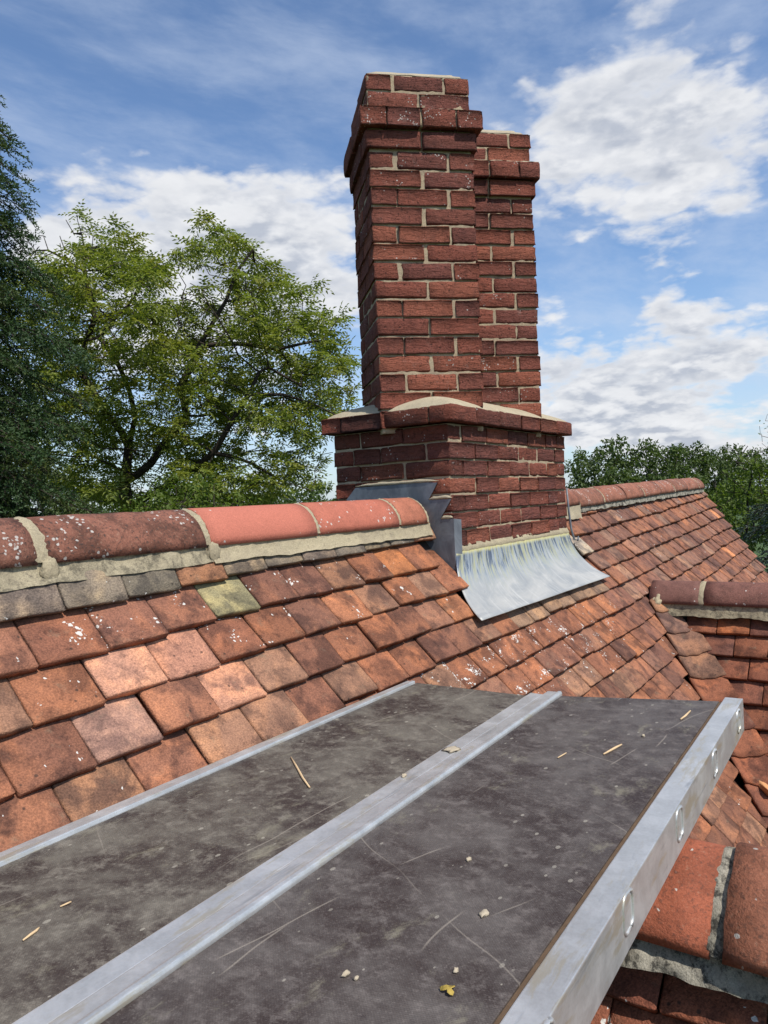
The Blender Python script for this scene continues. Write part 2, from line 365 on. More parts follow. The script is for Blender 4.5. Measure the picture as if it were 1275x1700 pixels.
def make_galv():
    m, t, b = material('galvanised_steel'); co = t.new('ShaderNodeNewGeometry').outputs['Position']
    n1 = t.noise(co, 16, 6, .65, .4); n2 = t.noise(t.mapping(co, sc=(14, 90, 90)), 1.0, 5, .7); n3 = t.voro(co, 210).outputs['Distance']
    c = t.mix(t.smooth(n1, .35, .7), (.47, .465, .445), (.64, .63, .605)); c = t.mix(t.smooth(n2, .56, .74, 0, .5), c, (.60, .61, .60))
    c = t.mix(t.smooth(n2, .42, .28, 0, .35), c, (.30, .32, .34)); c = t.mix(t.math('MULTIPLY', n3, .22), c, (.75, .77, .78))
    d1 = t.noise(t.mapping(co, loc=(5, 2, 1), sc=(6, 30, 30)), 1.0, 6, .7, .3)
    c = t.mix(t.smooth(d1, .53, .64, 0, .70), c, (.48, .42, .30))
    sm = t.noise(t.mapping(co, loc=(8, 1, 4), sc=(4, 34, 34)), 1.0, 5, .6, .2)
    c = t.mix(t.smooth(sm, .60, .70, 0, .5), c, (.26, .27, .28))
    t.l.new(c, b.inputs['Base Color']); b.inputs['Metallic'].default_value = .6
    t.put(b.inputs['Roughness'], t.math('MULTIPLY_ADD', n1, .28, .25)); bump(t, b, t.math('ADD', n2, t.math('MULTIPLY', n1, .6)), .12, .003); return m
M_GALV = make_galv()
def make_ply(name, tint):
    m, t, b = material(name); co = t.new('ShaderNodeNewGeometry').outputs['Position']
    n1 = t.noise(t.mapping(co, sc=(8, 7, 9)), 1.0, 9, .70, .3); n2 = t.noise(t.mapping(co, sc=(42, 34, 60)), 1.0, 8, .74, .2); n3 = t.noise(co, 260, 3, .7)
    c = t.mix(t.smooth(n1, .34, .66), (.036, .025, .022), tuple(x * .11 for x in tint))
    c = t.mix(t.smooth(n2, .46, .72, 0, .75), c, tuple(x * .185 for x in tint))
    c = t.mix(t.smooth(n3, .52, .74, 0, .35), c, tuple(x * .24 for x in tint))
    c = t.mix(t.smooth(n2, .40, .26, 0, .7), c, (.028, .020, .021))
    # scuffs, mortar smears, drips and long scratches
    sm = t.noise(t.mapping(co, sc=(9, 14, 30), loc=(2, 7, 0), rot=(0, 0, .12)), 1.0, 9, .72, .3)
    c = t.mix(t.smooth(sm, .56, .70, 0, .50), c, (.26, .235, .165))
    vo = t.voro(t.mapping(co, sc=(36, 60, 60)), 1.0); s2 = t.new('ShaderNodeSeparateColor'); t.l.new(vo.outputs['Color'], s2.inputs[0])
    sz = t.math('MULTIPLY', s2.outputs[0], .22)
    dm = t.math('MULTIPLY', t.math('LESS_THAN', vo.outputs['Distance'], sz), t.math('GREATER_THAN', s2.outputs[1], .70))
    c = t.mix(t.math('MULTIPLY', dm, t.math('MULTIPLY_ADD', s2.outputs[2], .6, .15)), c, (.46, .42, .34))
    for (rz, seed, th, fac) in ((.22, 3, .0020, .40), (-1.05, 8, .0018, .30), (.05, 15, .0022, .40)):
        p = t.mapping(co, rot=(0, 0, rz), loc=(seed, seed * .37, 0)); s3 = t.new('ShaderNodeSeparateXYZ'); t.l.new(p, s3.inputs[0])
        wv_ = t.noise(t.mapping(p, sc=(2.3, .4, 1)), 1.0, 2, .5)
        yy = t.math('MULTIPLY_ADD', wv_, .12, s3.outputs[1])
        cell = t.math('MULTIPLY', yy, 5.3); fr = t.math('ABSOLUTE', t.math('SUBTRACT', t.math('FRACT', cell), .5))
        on = t.smooth(t.noise(t.mapping(p, sc=(3.5, 5.3, 1), loc=(seed, 0, 0)), 1.0, 1, .5), .56, .62)
        c = t.mix(t.math('MULTIPLY', t.math('MULTIPLY', t.smooth(fr, th * 5, th * 1.5), on), fac), c, (.36, .31, .25))
    t.l.new(c, b.inputs['Base Color'])
    t.put(b.inputs['Roughness'], t.math('MULTIPLY_ADD', n2, .35, .38)); b.inputs['Specular IOR Level'].default_value = .25
    sx_ = t.new('ShaderNodeSeparateXYZ'); t.l.new(co, sx_.inputs[0])
    grip = t.math('MULTIPLY', t.math('SINE', t.math('MULTIPLY', sx_.outputs[0], 1500.0)), t.math('SINE', t.math('MULTIPLY', sx_.outputs[1], 1500.0)))
    bump(t, b, t.math('ADD', t.math('MULTIPLY', grip, .25), t.math('ADD', t.math('MULTIPLY', n3, .6), n2)), .35, .002); return m
M_PLYL = make_ply('brown_film_plywood', (1.18, 1.04, .84)); M_PLYR = make_ply('dark_film_plywood', (.90, .77, .69))
def flat(name, col, rough=.8, var=.35, sc=30):
    m, t, b = material(name); co = t.new('ShaderNodeNewGeometry').outputs['Position']; n = t.noise(co, sc, 5, .65)
    c = t.mix(n, tuple(x * (1 - var) for x in col), tuple(x * (1 + var) for x in col)); t.l.new(c, b.inputs['Base Color']); b.inputs['Roughness'].default_value = rough
    bump(t, b, n, .4, .004); return m
M_EDGE = flat('plywood_edge', (.11, .07, .042), .9, .5, 60)
M_UNDER = flat('roof_underlay', (.05, .035, .03), .95, .3, 20)
M_SLOTSHADE = flat('slot_shade_grey', (.20, .20, .20), .6, .3, 60)  # dark grey for the painted shade inside the hand slots
M_SLIVER = flat('pale_wood', (.62, .44, .25), .8, .2, 200)
M_CRUMB = flat('mortar_crumb', (.42, .35, .25), .95, .25, 200)
M_LEAFDRY = flat('dry_leaf', (.38, .27, .06), .7, .25, 150)
M_MOSS = flat('moss_dark', (.035, .032, .012), .95, .5, 120)
M_WALL = flat('house_wall', (.22, .085, .055), .9, .3, 12)
M_GRASS = flat('grass_ground', (.055, .09, .025), .95, .4, .5)
M_POT = flat('flue_pot_clay', (.22, .12, .09), .85, .3, 60)

# ================================================================ THE SETTING
gm = mesh('ground', [(-1500, -1500, 0), (1500, -1500, 0), (1500, 1500, 0), (-1500, 1500, 0)], [(0, 1, 2, 3)], False)
g_ = obj('ground', gm, M_GRASS); g_['kind'] = 'structure'

# ---------------------------------------------------------------- the house and its roofs
P54 = R(54); TP = math.tan(P54); CP, SP = math.cos(P54), math.sin(P54)
RY, RZ = 1.67, -.05                       # apex line of the main slope (relative to eye height)
def mainpt(X, s, h=0.0):                   # s metres down the front slope, h proud of it
    return up3((X, RY - CP * s - SP * h, RZ - SP * s + CP * h + far_rise(X) * max(0, 1 - s / 1.4)))
def interp(x, xs, ys):
    if x <= xs[0]: return ys[0]
    for i in range(len(xs) - 1):
        if x <= xs[i + 1]: return ys[i] + (ys[i + 1] - ys[i]) * (x - xs[i]) / (xs[i + 1] - xs[i])
    return ys[-1]
def far_rise(X): return interp(X, [.9, 2.6, 4.4, 8.0], [0, .006, .012, .082])
XV = 7.97                                  # far verge
house = thing('house', 'old brick house whose red-brown clay tile roofs fill the view below the chimney', 'house', (3, 1.67, 0))
# walls
EZ = Z0 - 3.0; EY0 = RY - (3.0 + RZ) / TP; EY1 = RY + (3.0 + RZ) / TP
wv = [(-3.4, EY0 + .15, 0), (XV - .12, EY0 + .15, 0), (XV - .12, EY1 - .15, 0), (-3.4, EY1 - .15, 0)]
V = wv + [(x, y, EZ) for x, y, z in wv] + [(-3.4, RY, Z0 + RZ - .12), (XV - .12, RY, Z0 + RZ - .12)]
obj('wall', mesh('wall', V, [(0, 1, 5, 4), (1, 2, 6, 9, 5), (2, 3, 7, 6), (3, 0, 4, 8, 7)], False), M_WALL, house)
# underlay of the main roof: both slopes, split so that the far end rises a little
xs = [-3.5, .9, 2.6, 4.4, 6, XV - .03]; V = []; Fc = []
for x in xs:
    a = mainpt(x, 0, -.045); e = mainpt(x, 3.64, -.045); V += [e, a, Vector((x, 2 * RY - e.y, e.z))]
for i in range(len(xs) - 1): Fc += [(3 * i, 3 * i + 3, 3 * i + 4, 3 * i + 1), (3 * i + 1, 3 * i + 4, 3 * i + 5, 3 * i + 2)]
main_roof = obj('main_roof', mesh('main_roof', V, Fc, False), M_UNDER, house)

TW, GA, TL, TT = .1685, .117, .215, .0215   # tile width, gauge, length, thickness
def tile_arrays(seed, w=TW - .0050, L=TL, chip=1.0):
    g = random.Random(seed * 31 + 5)
    xs = [-w / 2, -w / 2 + .004, -w * .25, w * .02, w * .27, w / 2 - .004, w / 2]
    ys = [-L, -L * .52, -L * .30, -.04, -.004, 0]
    V, Fc = grid_box(xs, ys, [-TT, -.003, 0], .0022, .0010, seed + 100)
    cam_ = (.0015 + .004 * g.random()); tw = (g.random() - .5) * .006; cv = (g.random() - .3) * .004; so_ = g.random() * 50
    for v in V:
        t = v.x / (w / 2)
        v.z += cam_ * (1 - t * t) + tw * t * (v.y / L) + cv * (1 + v.y / (L * .5)) ** 2 * 0.5
        if v.y > -.02:                       # uneven tail, some nibbled corners
            v.y += .0035 * mnoise.noise(Vector((v.x * 40 + so_, 0, so_))) * chip
            if abs(t) > .9 and g.random() < .35: v.y -= .004 * g.random() * chip
    return V, Fc
TV = [tile_arrays(i) for i in range(16)]
TM = [mesh('tile', v, f) for v, f in TV]
TNP = [(np.array([tuple(p) for p in v], np.float32), np.array(f, np.int32)) for v, f in TV]
def frame(o, xa, ya, za):
    M = Matrix.Identity(4)
    for i in range(3): M[i][0], M[i][1], M[i][2], M[i][3] = xa[i], ya[i], za[i], o[i]
    return M
def inside(poly, x, y):
    c = False; n = len(poly)
    for i in range(n):
        (x1, y1), (x2, y2) = poly[i], poly[i - 1]
        if (y1 > y) != (y2 > y) and x < (x2 - x1) * (y - y1) / (y2 - y1) + x1: c = not c
    return c
HID = [[(-50, 1450), (0, 1432), (680, 1140), (934, 1152), (1235, 1168), (1236, 1205), (945, 1700), (945, 2000), (-50, 2000)],
       [(600, 690), (930, 690), (938, 880), (960, 950), (800, 1020), (770, 940), (700, 830)],
       [(1085, 970), (1290, 970), (1290, 1020), (1105, 1010)]]
class Tiles:
    """rows of plain tiles on one slope: those that show are objects, the rest one joined part"""
    def __init__(s, parent): s.p = parent; s.items = []
    def add(s, origin, xa, ya, col, lich, width=None, short=1.0, tl=None):
        za = xa.cross(ya)
        if za.z < 0: xa = -xa; za = -za
        tilt = (.200 if tl is None else tl) + rnd.gauss(0, .014); yaw = rnd.gauss(0, .014)
        ya2 = (ya * math.cos(tilt) + za * math.sin(tilt)); xa2 = (xa * math.cos(yaw) + ya2 * math.sin(yaw)).normalized()
        ya2 = (ya2 - xa2 * ya2.dot(xa2)).normalized(); za2 = xa2.cross(ya2)
        M = frame(origin + za * (.008 + rnd.gauss(0, .0022) + (.006 if rnd.random() < .12 else 0)), xa2, ya2, za2)
        if width or short != 1: M = M @ Matrix.Diagonal(((width or TW) / TW, short, 1, 1))
        s.items.append((M, rnd.randrange(16), col, lich))
    def build(s, limit):
        sc = []
        for it in s.items:
            c = it[0] @ Vector((0, -.05, 0)); u, v, z = proj(c - Vector((0, 0, Z0)))
            vis = z > .3 and -60 < u < 1330 and -10 < v < 1740 and not any(inside(h, u, v) for h in HID)
            sc.append((1 / z ** 2 if vis else 0, it))
        sc.sort(key=lambda a: -a[0]); rest = []
        n = 0
        for q, it in sc:
            if q > 0 and n < limit:
                o = obj('tile', TM[it[1]], M_TILE, s.p, it[0]); o.color = (*it[2], it[3]); n += 1
            else: rest.append(it)
        if rest:
            Vs, Fs, Cs = [], [], []; off = 0
            for M, k, col, li in rest:
                v, f = TNP[k]; m = np.array(M, np.float32); Vs.append(v @ m[:3, :3].T + m[:3, 3]); Fs.append(f + off); off += len(v)
                Cs.append(np.tile(np.array([*col, li], np.float32), (len(v), 1)))
            me = np_mesh('tile_field', np.concatenate(Vs), np.concatenate(Fs), True)
            a = me.color_attributes.new('tcol', 'FLOAT_COLOR', 'POINT'); a.data.foreach_set('color', np.concatenate(Cs).ravel())
            o = obj('tile_field', me, M_TILEJ, s.p); o['kind'] = 'stuff'
        return n
PAL = [(.285, .110, .057), (.240, .096, .054), (.205, .088, .056), (.310, .122, .060), (.175, .078, .053), (.25, .110, .068), (.225, .102, .066), (.325, .130, .064), (.150, .072, .052), (.255, .102, .056), (.29, .165, .105), (.27, .135, .088), (.20, .115, .078)]
def pick(seedless=None):
    c = rnd.choice(PAL); k = rnd.uniform(.92, 1.18); return tuple((a * .62 + m_ * .38) * k for a, m_ in zip(c, (.250, .108, .064)))
SPEC = []      # (X, s, colour, lichen) singular tiles found in the picture
def spec(u, v, col, lich=0.05):
    r = ray(u, v); n = Vector((0, -SP, CP)); q = r * (Vector((0, RY, RZ)).dot(n) / r.dot(n)); SPEC.append((q.x, (RY - q.y) / CP, col, lich))
spec(180, 1112, (.46, .235, .16)); spec(272, 1085, (.43, .205, .135)); spec(250, 1182, (.39, .215, .155)); spec(345, 1146, (.46, .225, .145))
spec(380, 990, (.27, .235, .13)); spec(100, 992, (.24, .19, .14), .3); spec(30, 1010, (.25, .19, .145), .35); spec(225, 975, (.20, .165, .12), .25)
spec(390, 938, (.23, .175, .125), .2); spec(455, 925, (.23, .18, .13), .2); spec(590, 912, (.23, .185, .14), .3); spec(660, 898, (.22, .18, .135), .25); spec(520, 920, (.20, .15, .115), .2)
spec(700, 885, (.42, .22, .13)); spec(310, 950, (.32, .15, .08), .1); spec(668, 935, (.38, .145, .06), .1); spec(745, 1005, (.36, .145, .07), .2)
spec(1170, 905, (.25, .17, .16), 0); spec(1213, 920, (.52, .21, .10), 0); spec(1195, 868, (.50, .21, .10), 0); spec(960, 905, (.38, .31, .24), .9); spec(945, 885, (.33, .27, .21), .9)
SPEC[-8] = SPEC[-8]
for u, v, li in ((250, 1030, .95), (300, 1005, 1.3), (100, 1055, .95), (420, 1035, 1.4), (365, 1055, 1.2), (465, 1020, .7), (530, 960, .6), (600, 940, .6), (480, 985, .5)):
    c = pick(); spec(u, v, (c[0] * .85, c[1] * .85, c[2] * .9), li)
for u, v in ((760, 1110), (800, 1095), (840, 1075), (855, 1130), (880, 1120), (900, 1060), (935, 1045), (950, 1060), (870, 1085), (730, 1125), (985, 1040), (1000, 1060), (910, 1100)): spec(u, v, pick(), 1.9)
mt = Tiles(main_roof)
def row_s(k, X): return interp(X, [.3, .9, 1.6, 2.65, 4.1, 8.0], [.215, .209, .177, .157, .143, .045]) + GA * k + .005 * nz(X, k, 0, 1.7) + (.010 * nz(X, k * .3, 5, 1.1) if X > 3 else 0)
XVAL = 4.60; ZD = -.66
def valley_x(s):      # the main slope stops here on the near side of the dormer
    return XVAL - CP * max(0, s - .754)
BX0, BX1, BY0, BY1 = 2.67, 3.93, 1.50, 2.09
for k in range(0, 25):
    off = .5 * (k % 2) * TW + .3 + rnd.uniform(-.01, .01) + {1: -.02, 2: .01}.get(k, 0)
    X = off
    while X < XV - .02:
        w = TW; Xc = X + TW / 2; X += TW
        if X > XV + .03:
            w = XV - (X - TW)
            if w < .05: continue
            Xc = X - TW + w / 2
        s = row_s(k, Xc)
        if k < 0 : s = max(s, .06)
        if s > .754 and Xc > valley_x(s) - .09: 
            if Xc < XVAL + CP * (s - .754) + .05: continue
        if s > 1.3 and Xc > 4.7: continue
        if s > 2.75: continue
        if s < .56 and BX0 - .075 < Xc < BX1 + .115 and s > .12 : continue       # lead and brick stand here
        if s <= .12 and BX0 - .06 < Xc < BX1 + .03: continue
        col = pick(); li = 0.0
        li = .03 if rnd.random() < .75 else .25
        if Xc > 4: li = .7 if s < .32 and Xc < 6.8 and rnd.random() < .7 else (.05 if rnd.random() < .85 else .3)
        if Xc > 6.8 and s < .12: col = (.27, .21, .14)
        if 2.5 < Xc < 3.9 and .66 < s < 1.0: li = max(li, rnd.choice((.5, .9, 1.2)))
        if .57 < s < .70 and 2.76 < Xc < 4.06: kk = rnd.uniform(.85, 1.1); col = (.285 * kk, .175 * kk, .112 * kk)
        if k <= 0 and Xc < 2.4: col = rnd.choice([(.23, .185, .13), (.25, .16, .10), (.20, .16, .115)])
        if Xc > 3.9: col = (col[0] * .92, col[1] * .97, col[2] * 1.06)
        for (sx, ss, c2, l2) in SPEC:
            if abs(sx - Xc) < TW / 2 and s - GA - .002 < ss < s - .002: col, li = c2, l2
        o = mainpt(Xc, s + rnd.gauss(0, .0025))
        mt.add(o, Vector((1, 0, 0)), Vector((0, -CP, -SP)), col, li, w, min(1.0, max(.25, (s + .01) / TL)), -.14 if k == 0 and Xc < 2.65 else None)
mt.build(255)
# the unseen back slope carries tiles too, joined
bt = Tiles(main_roof)
for k in range(0, 8):
    X = .2 + .5 * (k % 2) * TW
    while X < XV:
        Xc = X + TW / 2; X += TW; s = .2 + GA * k
        if BX0 - .1 < Xc < BX1 + .1 and s < .8: continue
        p = mainpt(Xc, s); bt.add(Vector((Xc, 2 * RY - p.y, p.z)), Vector((-1, 0, 0)), Vector((0, CP, -SP)), pick(), .1, None, min(1, s / TL))
bt.build(0)

def blob_mesh(name, rx, ry, rz, seed, amp=.25, sub=3, freq=2.2):
    bm = bmesh.new(); bmesh.ops.create_icosphere(bm, subdivisions=sub, radius=1.0)
    for v in bm.verts:
        n = 1 + amp * mnoise.noise(v.co * freq + Vector((seed, 0, 0))) + amp * .5 * mnoise.noise(v.co * freq * 2.6 + Vector((0, seed, 0)))
        v.co = Vector((v.co.x * rx * n, v.co.y * ry * n, v.co.z * rz * n))
    me = bpy.data.meshes.new(name); bm.to_mesh(me); bm.free(); me.polygons.foreach_set('use_smooth', [True] * len(me.polygons)); return me
# ---- ridge tiles and their bedding
def ridge_mesh(L, ra, rb, th, seed, seg=16, wear=.002, flare=0.0, tent=.2):
    """half-round ridge tile along local x from 0 to L, crest at z=0"""
    V = []; Fc = []; nl = 7; N = seg + 1
    for layer in (0, 1):
        for i in range(nl + 1):
            x = L * i / nl; fl = 1 + flare * (i / nl)
            for k in range(N):
                q = math.pi * k / seg; a = (ra * fl - th * layer); b_ = (rb * fl - th * layer)
                y = -math.cos(q) * a; z = math.sin(q) * b_ * (1 - tent) + tent * b_ * (1 - abs(math.cos(q)) ** 1.25) - rb
                if k in (0, seg): z -= .006
                n = mnoise.noise(Vector((x * 9 + seed, y * 9, z * 9))) * wear + mnoise.noise(Vector((x * 40 + seed, y * 40, z * 40))) * wear * .4
                ex = (mnoise.noise(Vector((seed, y * 25, z * 25))) * wear * 1.6 if i in (0, nl) else 0)
                V.append(Vector((x + ex, y + n * math.cos(q) * -1, z + n)))
    off = (nl + 1) * N
    for i in range(nl):
        for k in range(seg):
            a = i * N + k; Fc.append((a, a + N, a + N + 1, a + 1)); a += off; Fc.append((a, a + 1, a + N + 1, a + N))
    for i in range(nl):
        for k in (0, seg):
            a = i * N + k; f = (a, a + off, a + off + N, a + N); Fc.append(f if k == 0 else f[::-1])
    for k in range(seg):
        for i in (0, nl):
            a = i * N + k; f = (a, a + 1, a + 1 + off, a + off); Fc.append(f if i == 0 else f[::-1])
    me = mesh('ridge_tile', V, Fc)
    me.polygons.foreach_set('use_smooth', [len(Fc) - 2 * seg > i for i in range(len(Fc))]); return me
def band_mesh(L, ra, rb, seed, a0=0.0, a1=1.0, amp=.004, tent=.2):
    """mortar pointing wrapped over a joint between two ridge tiles"""
    V = []; Fc = []; nl = 6; seg = 40; N = seg + 1
    for i in range(nl + 1):
        for k in range(N):
            q = math.pi * (a0 + (a1 - a0) * k / seg); t = i / nl; b_ = math.sin(math.pi * t)
            wd = 1 + .35 * mnoise.noise(Vector((seed, k * .45, 3 + (t > .5))))
            x = (t - .5) * L * wd; n = mnoise.noise(Vector((x * 60 + seed, math.cos(q) * 12, math.sin(q) * 12))) * amp
            r_ = .0045 * b_ - .004 + n
            V.append(Vector((x, -math.cos(q) * (ra + r_), (rb + r_) * (math.sin(q) * (1 - tent) + tent * (1 - abs(math.cos(q)) ** 1.25)) - rb)))
    for i in range(nl):
        for k in range(seg): a = i * N + k; Fc.append((a, a + N, a + N + 1, a + 1))
    return mesh('joint_mortar', V, Fc)
def bed_mesh(L, prof_top, prof_bot, seed, amp=.006, n=None, both=True, low=.012):
    """uneven mortar fillet from under the tile edge down to the roof, on both sides; local x along, y across"""
    V = []; Fc = []; n = n or max(6, int(L / .012)); m = 12
    for sgn in ((-1, 1) if both else (-1,)):
        o0 = len(V)
        for i in range(n + 1):
            x = L * i / n; e = low * (mnoise.noise(Vector((x * 7 + seed, sgn, 2))) + .6 * mnoise.noise(Vector((x * 24 + seed, sgn, 5))))
            for k in range(m + 1):
                t = k / m; y = prof_top[0] + (prof_bot[0] - prof_top[0]) * t ** 1.5; z = prof_top[1] + (prof_bot[1] - prof_top[1]) * t
                if k == m: y += e * .55; z -= e * .8; 
                elif t > .4: y += e * .55 * t * t; z -= e * .8 * t * t
                w = Vector((x * 22 + seed, y * 22, z * 22 + sgn * 9)); q = (mnoise.noise(w) + .5 * mnoise.noise(w * 2.7)) * amp
                V.append(Vector((x, sgn * (y + q), z + q * .3)))
        for i in range(n):
            for k in range(m):
                a = o0 + i * (m + 1) + k; f = (a, a + 1, a + m + 2, a + m + 1); Fc.append(f if sgn < 0 else f[::-1])
    return mesh('ridge_bedding', V, Fc)
RA, RB = .092, .102
def put_ridge(par, M, L, col, wear, seed, ra=RA, rb=RB, th=.014, amp=.002, flare=0.0, tent=.2, mat=None):
    o = obj('ridge_tile', ridge_mesh(L, ra, rb, th, seed, wear=amp, flare=flare, tent=tent), mat or M_RIDGE, par, M); o.color = (*col, wear); return o
def main_ridge_M(X, lift=0.0): return Matrix.Translation(up3((X, RY, far_rise(X) + lift)))
J = [.46, .950, 1.437, 1.915, 2.405]
OLD = (.235, .100, .066); NEW = (.42, .135, .085)
for x0, x1, c, w_, am in ((-.03, .45, OLD, 1, .003), (.47, .935, OLD, 1, .003), (.965, 1.428, (.245, .10, .065), 1, .0035), (1.445, 1.908, (.46, .150, .100), .06, .0008), (1.922, 2.398, (.44, .140, .090), .25, .001), (2.412, 2.605, (.42, .150, .090), .4, .0015)):
    put_ridge(main_roof, main_ridge_M(x0), x1 - x0, c, w_, x0 * 13 + 3, amp=am)
for x, L in ((.46, .03), (.95, .046), (1.437, .026), (1.915, .020), (2.405, .018), (2.61, .018)):
    obj('joint_mortar', band_mesh(L, RA + .001, RB + .001, x * 7), M_RIDGEM, main_roof, main_ridge_M(x))
x = 3.96; i = 0
while x < 7.8:
    L = .455 if x > 4.0 else .40
    c = rnd.choice([(.30, .115, .070), (.27, .105, .07), (.33, .13, .08), (.29, .12, .075)])
    M = main_ridge_M(x, rnd.gauss(0, .004)) @ Matrix.Rotation(rnd.gauss(0, .008) - .016, 4, 'Y'); put_ridge(main_roof, M, min(L, 7.83 - x), c, .75, x * 5, amp=.003)
    if i < 2 or i % 2: obj('joint_mortar', band_mesh(.02, RA + .001, RB + .001, x * 3), M_RIDGEM, main_roof, main_ridge_M(x + L + .004))
    x += L + .008; i += 1
def surf_y(s): return CP * s, -SP * s + RZ
by, bz = surf_y(.088)
obj('ridge_bedding', bed_mesh(1.475, (RA - .007, -RB - .000), (RA + .011, -.152), 3.3, .006, 200, low=.007), M_WEATHM, main_roof, Matrix.Translation(up3((-.03, RY, 0))))
obj('ridge_bedding', bed_mesh(1.185, (RA - .007, -RB - .000), (RA + .012, -.152), 7.3, .004, 130, low=.007), M_RIDGEM, main_roof, Matrix.Translation(up3((1.446, RY, 0))))
for xq in (.952, 1.44, .465):
    obj('mortar_lump', blob_mesh('mortar_lump', .022, .007, .030, xq * 9, .35, 3), M_RIDGEM, main_roof, Matrix.Translation(up3((xq + .012, RY - RA - .001, -.124))))
by2, bz2 = surf_y(.060)
Mfar = Matrix.Translation(up3((3.95, RY, .012))) @ Matrix.Rotation(-math.atan2(.068, 3.85), 4, 'Y')
obj('ridge_bedding', bed_mesh(3.88, (RA - .012, -RB - .002), (RA - .004, -.148), 8.3, .005, 200), M_OLDSHADEM, main_roof, Mfar)  # far bedding coloured dark to paint in the shadow under the ridge tiles
obj('ridge_bedding', bed_mesh(.42, (RA - .002, -RB + .004), (RA + .008, -.175), 18.3, .004), M_FLAUNCH, main_roof, Matrix.Translation(up3((3.95, RY, .012))))

# ---------------------------------------------------------------- far dormer roof: ridge runs out towards the viewer's right
def dormer(name, Xr, zr, y_in, y_out):
    """underlay of a cross roof with its ridge along -Y"""
    V = []; s = 2.3
    for y in (y_in, y_out):
        V += [up3((Xr - CP * s + SP * .04, y, zr - SP * s - CP * .04)), up3((Xr, y, zr - .06)), up3((Xr + CP * s - SP * .04, y, zr - SP * s - CP * .04))]
    dy = s * CP
    V[0].y = y_in - dy; V[2].y = y_in - dy            # run out along the valleys
    o = obj(name, mesh(name, V, [(0, 1, 4, 3), (1, 2, 5, 4)], False), M_UNDER, house)
    obj('gable_wall', mesh('gable_wall', [V[3] + Vector((.1, .12, -.1)), V[4] + Vector((0, .12, -.08)), V[5] + Vector((-.1, .12, -.1)), Vector((V[5].x - .1, V[5].y + .12, 0)), Vector((V[3].x + .1, V[3].y + .12, 0))], [(0, 1, 2, 3, 4)], False), M_WALL, house)
    return o
def vy(z): return RY - (RZ - z) / TP                   # where the main slope is at height z
DX, DZ = 4.60, -.66
dr = dormer('dormer_roof', DX, DZ, vy(DZ), -.9)
dt_ = Tiles(dr)
DPAL = [(.22, .080, .046), (.19, .073, .046), (.17, .068, .046), (.25, .092, .05), (.155, .064, .045)]
yleft = [1.10, 1.04, .945, .865, .79, .715, .63, .56, .49, .42, .35, .28, .21]
for k in range(1, 12):
    t = .08 + .130 * k
    y = yleft[k] if k < len(yleft) else .2
    y += .5 * TW if k in () else 0
    n = 0
    while y > -.9:
        yc = y - TW / 2; y -= TW
        c = rnd.choice(DPAL); kk = rnd.uniform(.85, 1.15); c = tuple(a * kk for a in c)
        if k == 1 and n == 1: c = (.34, .115, .05)
        p = up3((DX - CP * t, yc, DZ - SP * t)); n += 1
        dt_.add(p, Vector((0, -1, 0)), Vector((-CP, 0, -SP)), c, .04 if rnd.random() < .8 else .25, None, min(1, t / TL))
nd = dt_.build(46)
# back of the dormer roof, joined
d2 = Tiles(dr)
for k in range(1, 12):
    t = .08 + .130 * k; y = vy(DZ - SP * t) - .08
    while y > -.9:
        yc = y - TW / 2; y -= TW; d2.add(up3((DX + CP * t, yc, DZ - SP * t)), Vector((0, 1, 0)), Vector((CP, 0, -SP)), rnd.choice(DPAL), .1, None, min(1, t / TL))
d2.build(0)
# swept valley tiles between main slope and dormer: one tapered tile a course
def valley_tile(k, seed):
    t = .10 + .130 * k
    def V3(tt): return Vector((DX - CP * tt, vy(DZ - SP * tt), DZ - SP * tt))
    def sm(tt, f):        # f 0..1 across, from the main slope to the dormer slope, raised into a sweep
        v = V3(tt); wm = .145; wd = .150 if tt > .2 else .09
        a = v + Vector((-wm, 0, 0)); b_ = v + Vector((0, -wd, 0))
        n_m = Vector((0, -SP, CP)); n_d = Vector((-SP, 0, CP))
        a += n_m * .004; b_ += n_d * -.004
        c = v + (n_m + n_d) * .020
        return (a * (1 - f) ** 2 + c * 2 * f * (1 - f) + b_ * f * f)
    na, nb = 8, 4; g = random.Random(seed); V = []; Fc = []
    mid = .5 + g.uniform(-.12, .12)
    for lay in (0, 1):
        for j in range(nb + 1):
            for i in range(na + 1):
                f = i / na; q = j / nb
                drop = .060 * max(0, abs(f - mid) - .20) / .5      # clipped tail corners
                tt = t - .175 * (1 - q) - (drop if q > .7 else 0) + .004 * mnoise.noise(Vector((f * 6, seed, q * 3)))
                p = sm(max(tt, .0), f); v = V3(tt); out = (Vector((-SP, -SP, 2 * CP))).normalized()
                p = p + out * (.004 + .016 * q - TT * .8 * lay + .002 * mnoise.noise(Vector((f * 5, q * 5, seed))))
                V.append(up3(p))
    N = na + 1; off = N * (nb + 1)
    for j in range(nb):
        for i in range(na):
            a = j * N + i; Fc.append((a, a + N, a + N + 1, a + 1)); a += off; Fc.append((a, a + 1, a + N + 1, a + N))
    for i in range(na): a = nb * N + i; Fc.append((a, a + off, a + off + 1, a + 1))
    for j in range(nb):
        a = j * N; Fc.append((a, a + off, a + off + N, a + N)); a = j * N + na; Fc.append((a, a + N, a + off + N, a + off))
    return mesh('valley_tile', V, Fc)
for k in range(0, 14):
    o = obj('valley_tile', valley_tile(k, k * 3.7 + 1), M_TILE, dr)
    o.color = (*((.40, .20, .11), (.19, .105, .08), (.21, .11, .075), (.22, .115, .075))[min(k, 3)], .05) if k < 4 else (*rnd.choice(DPAL), .05)
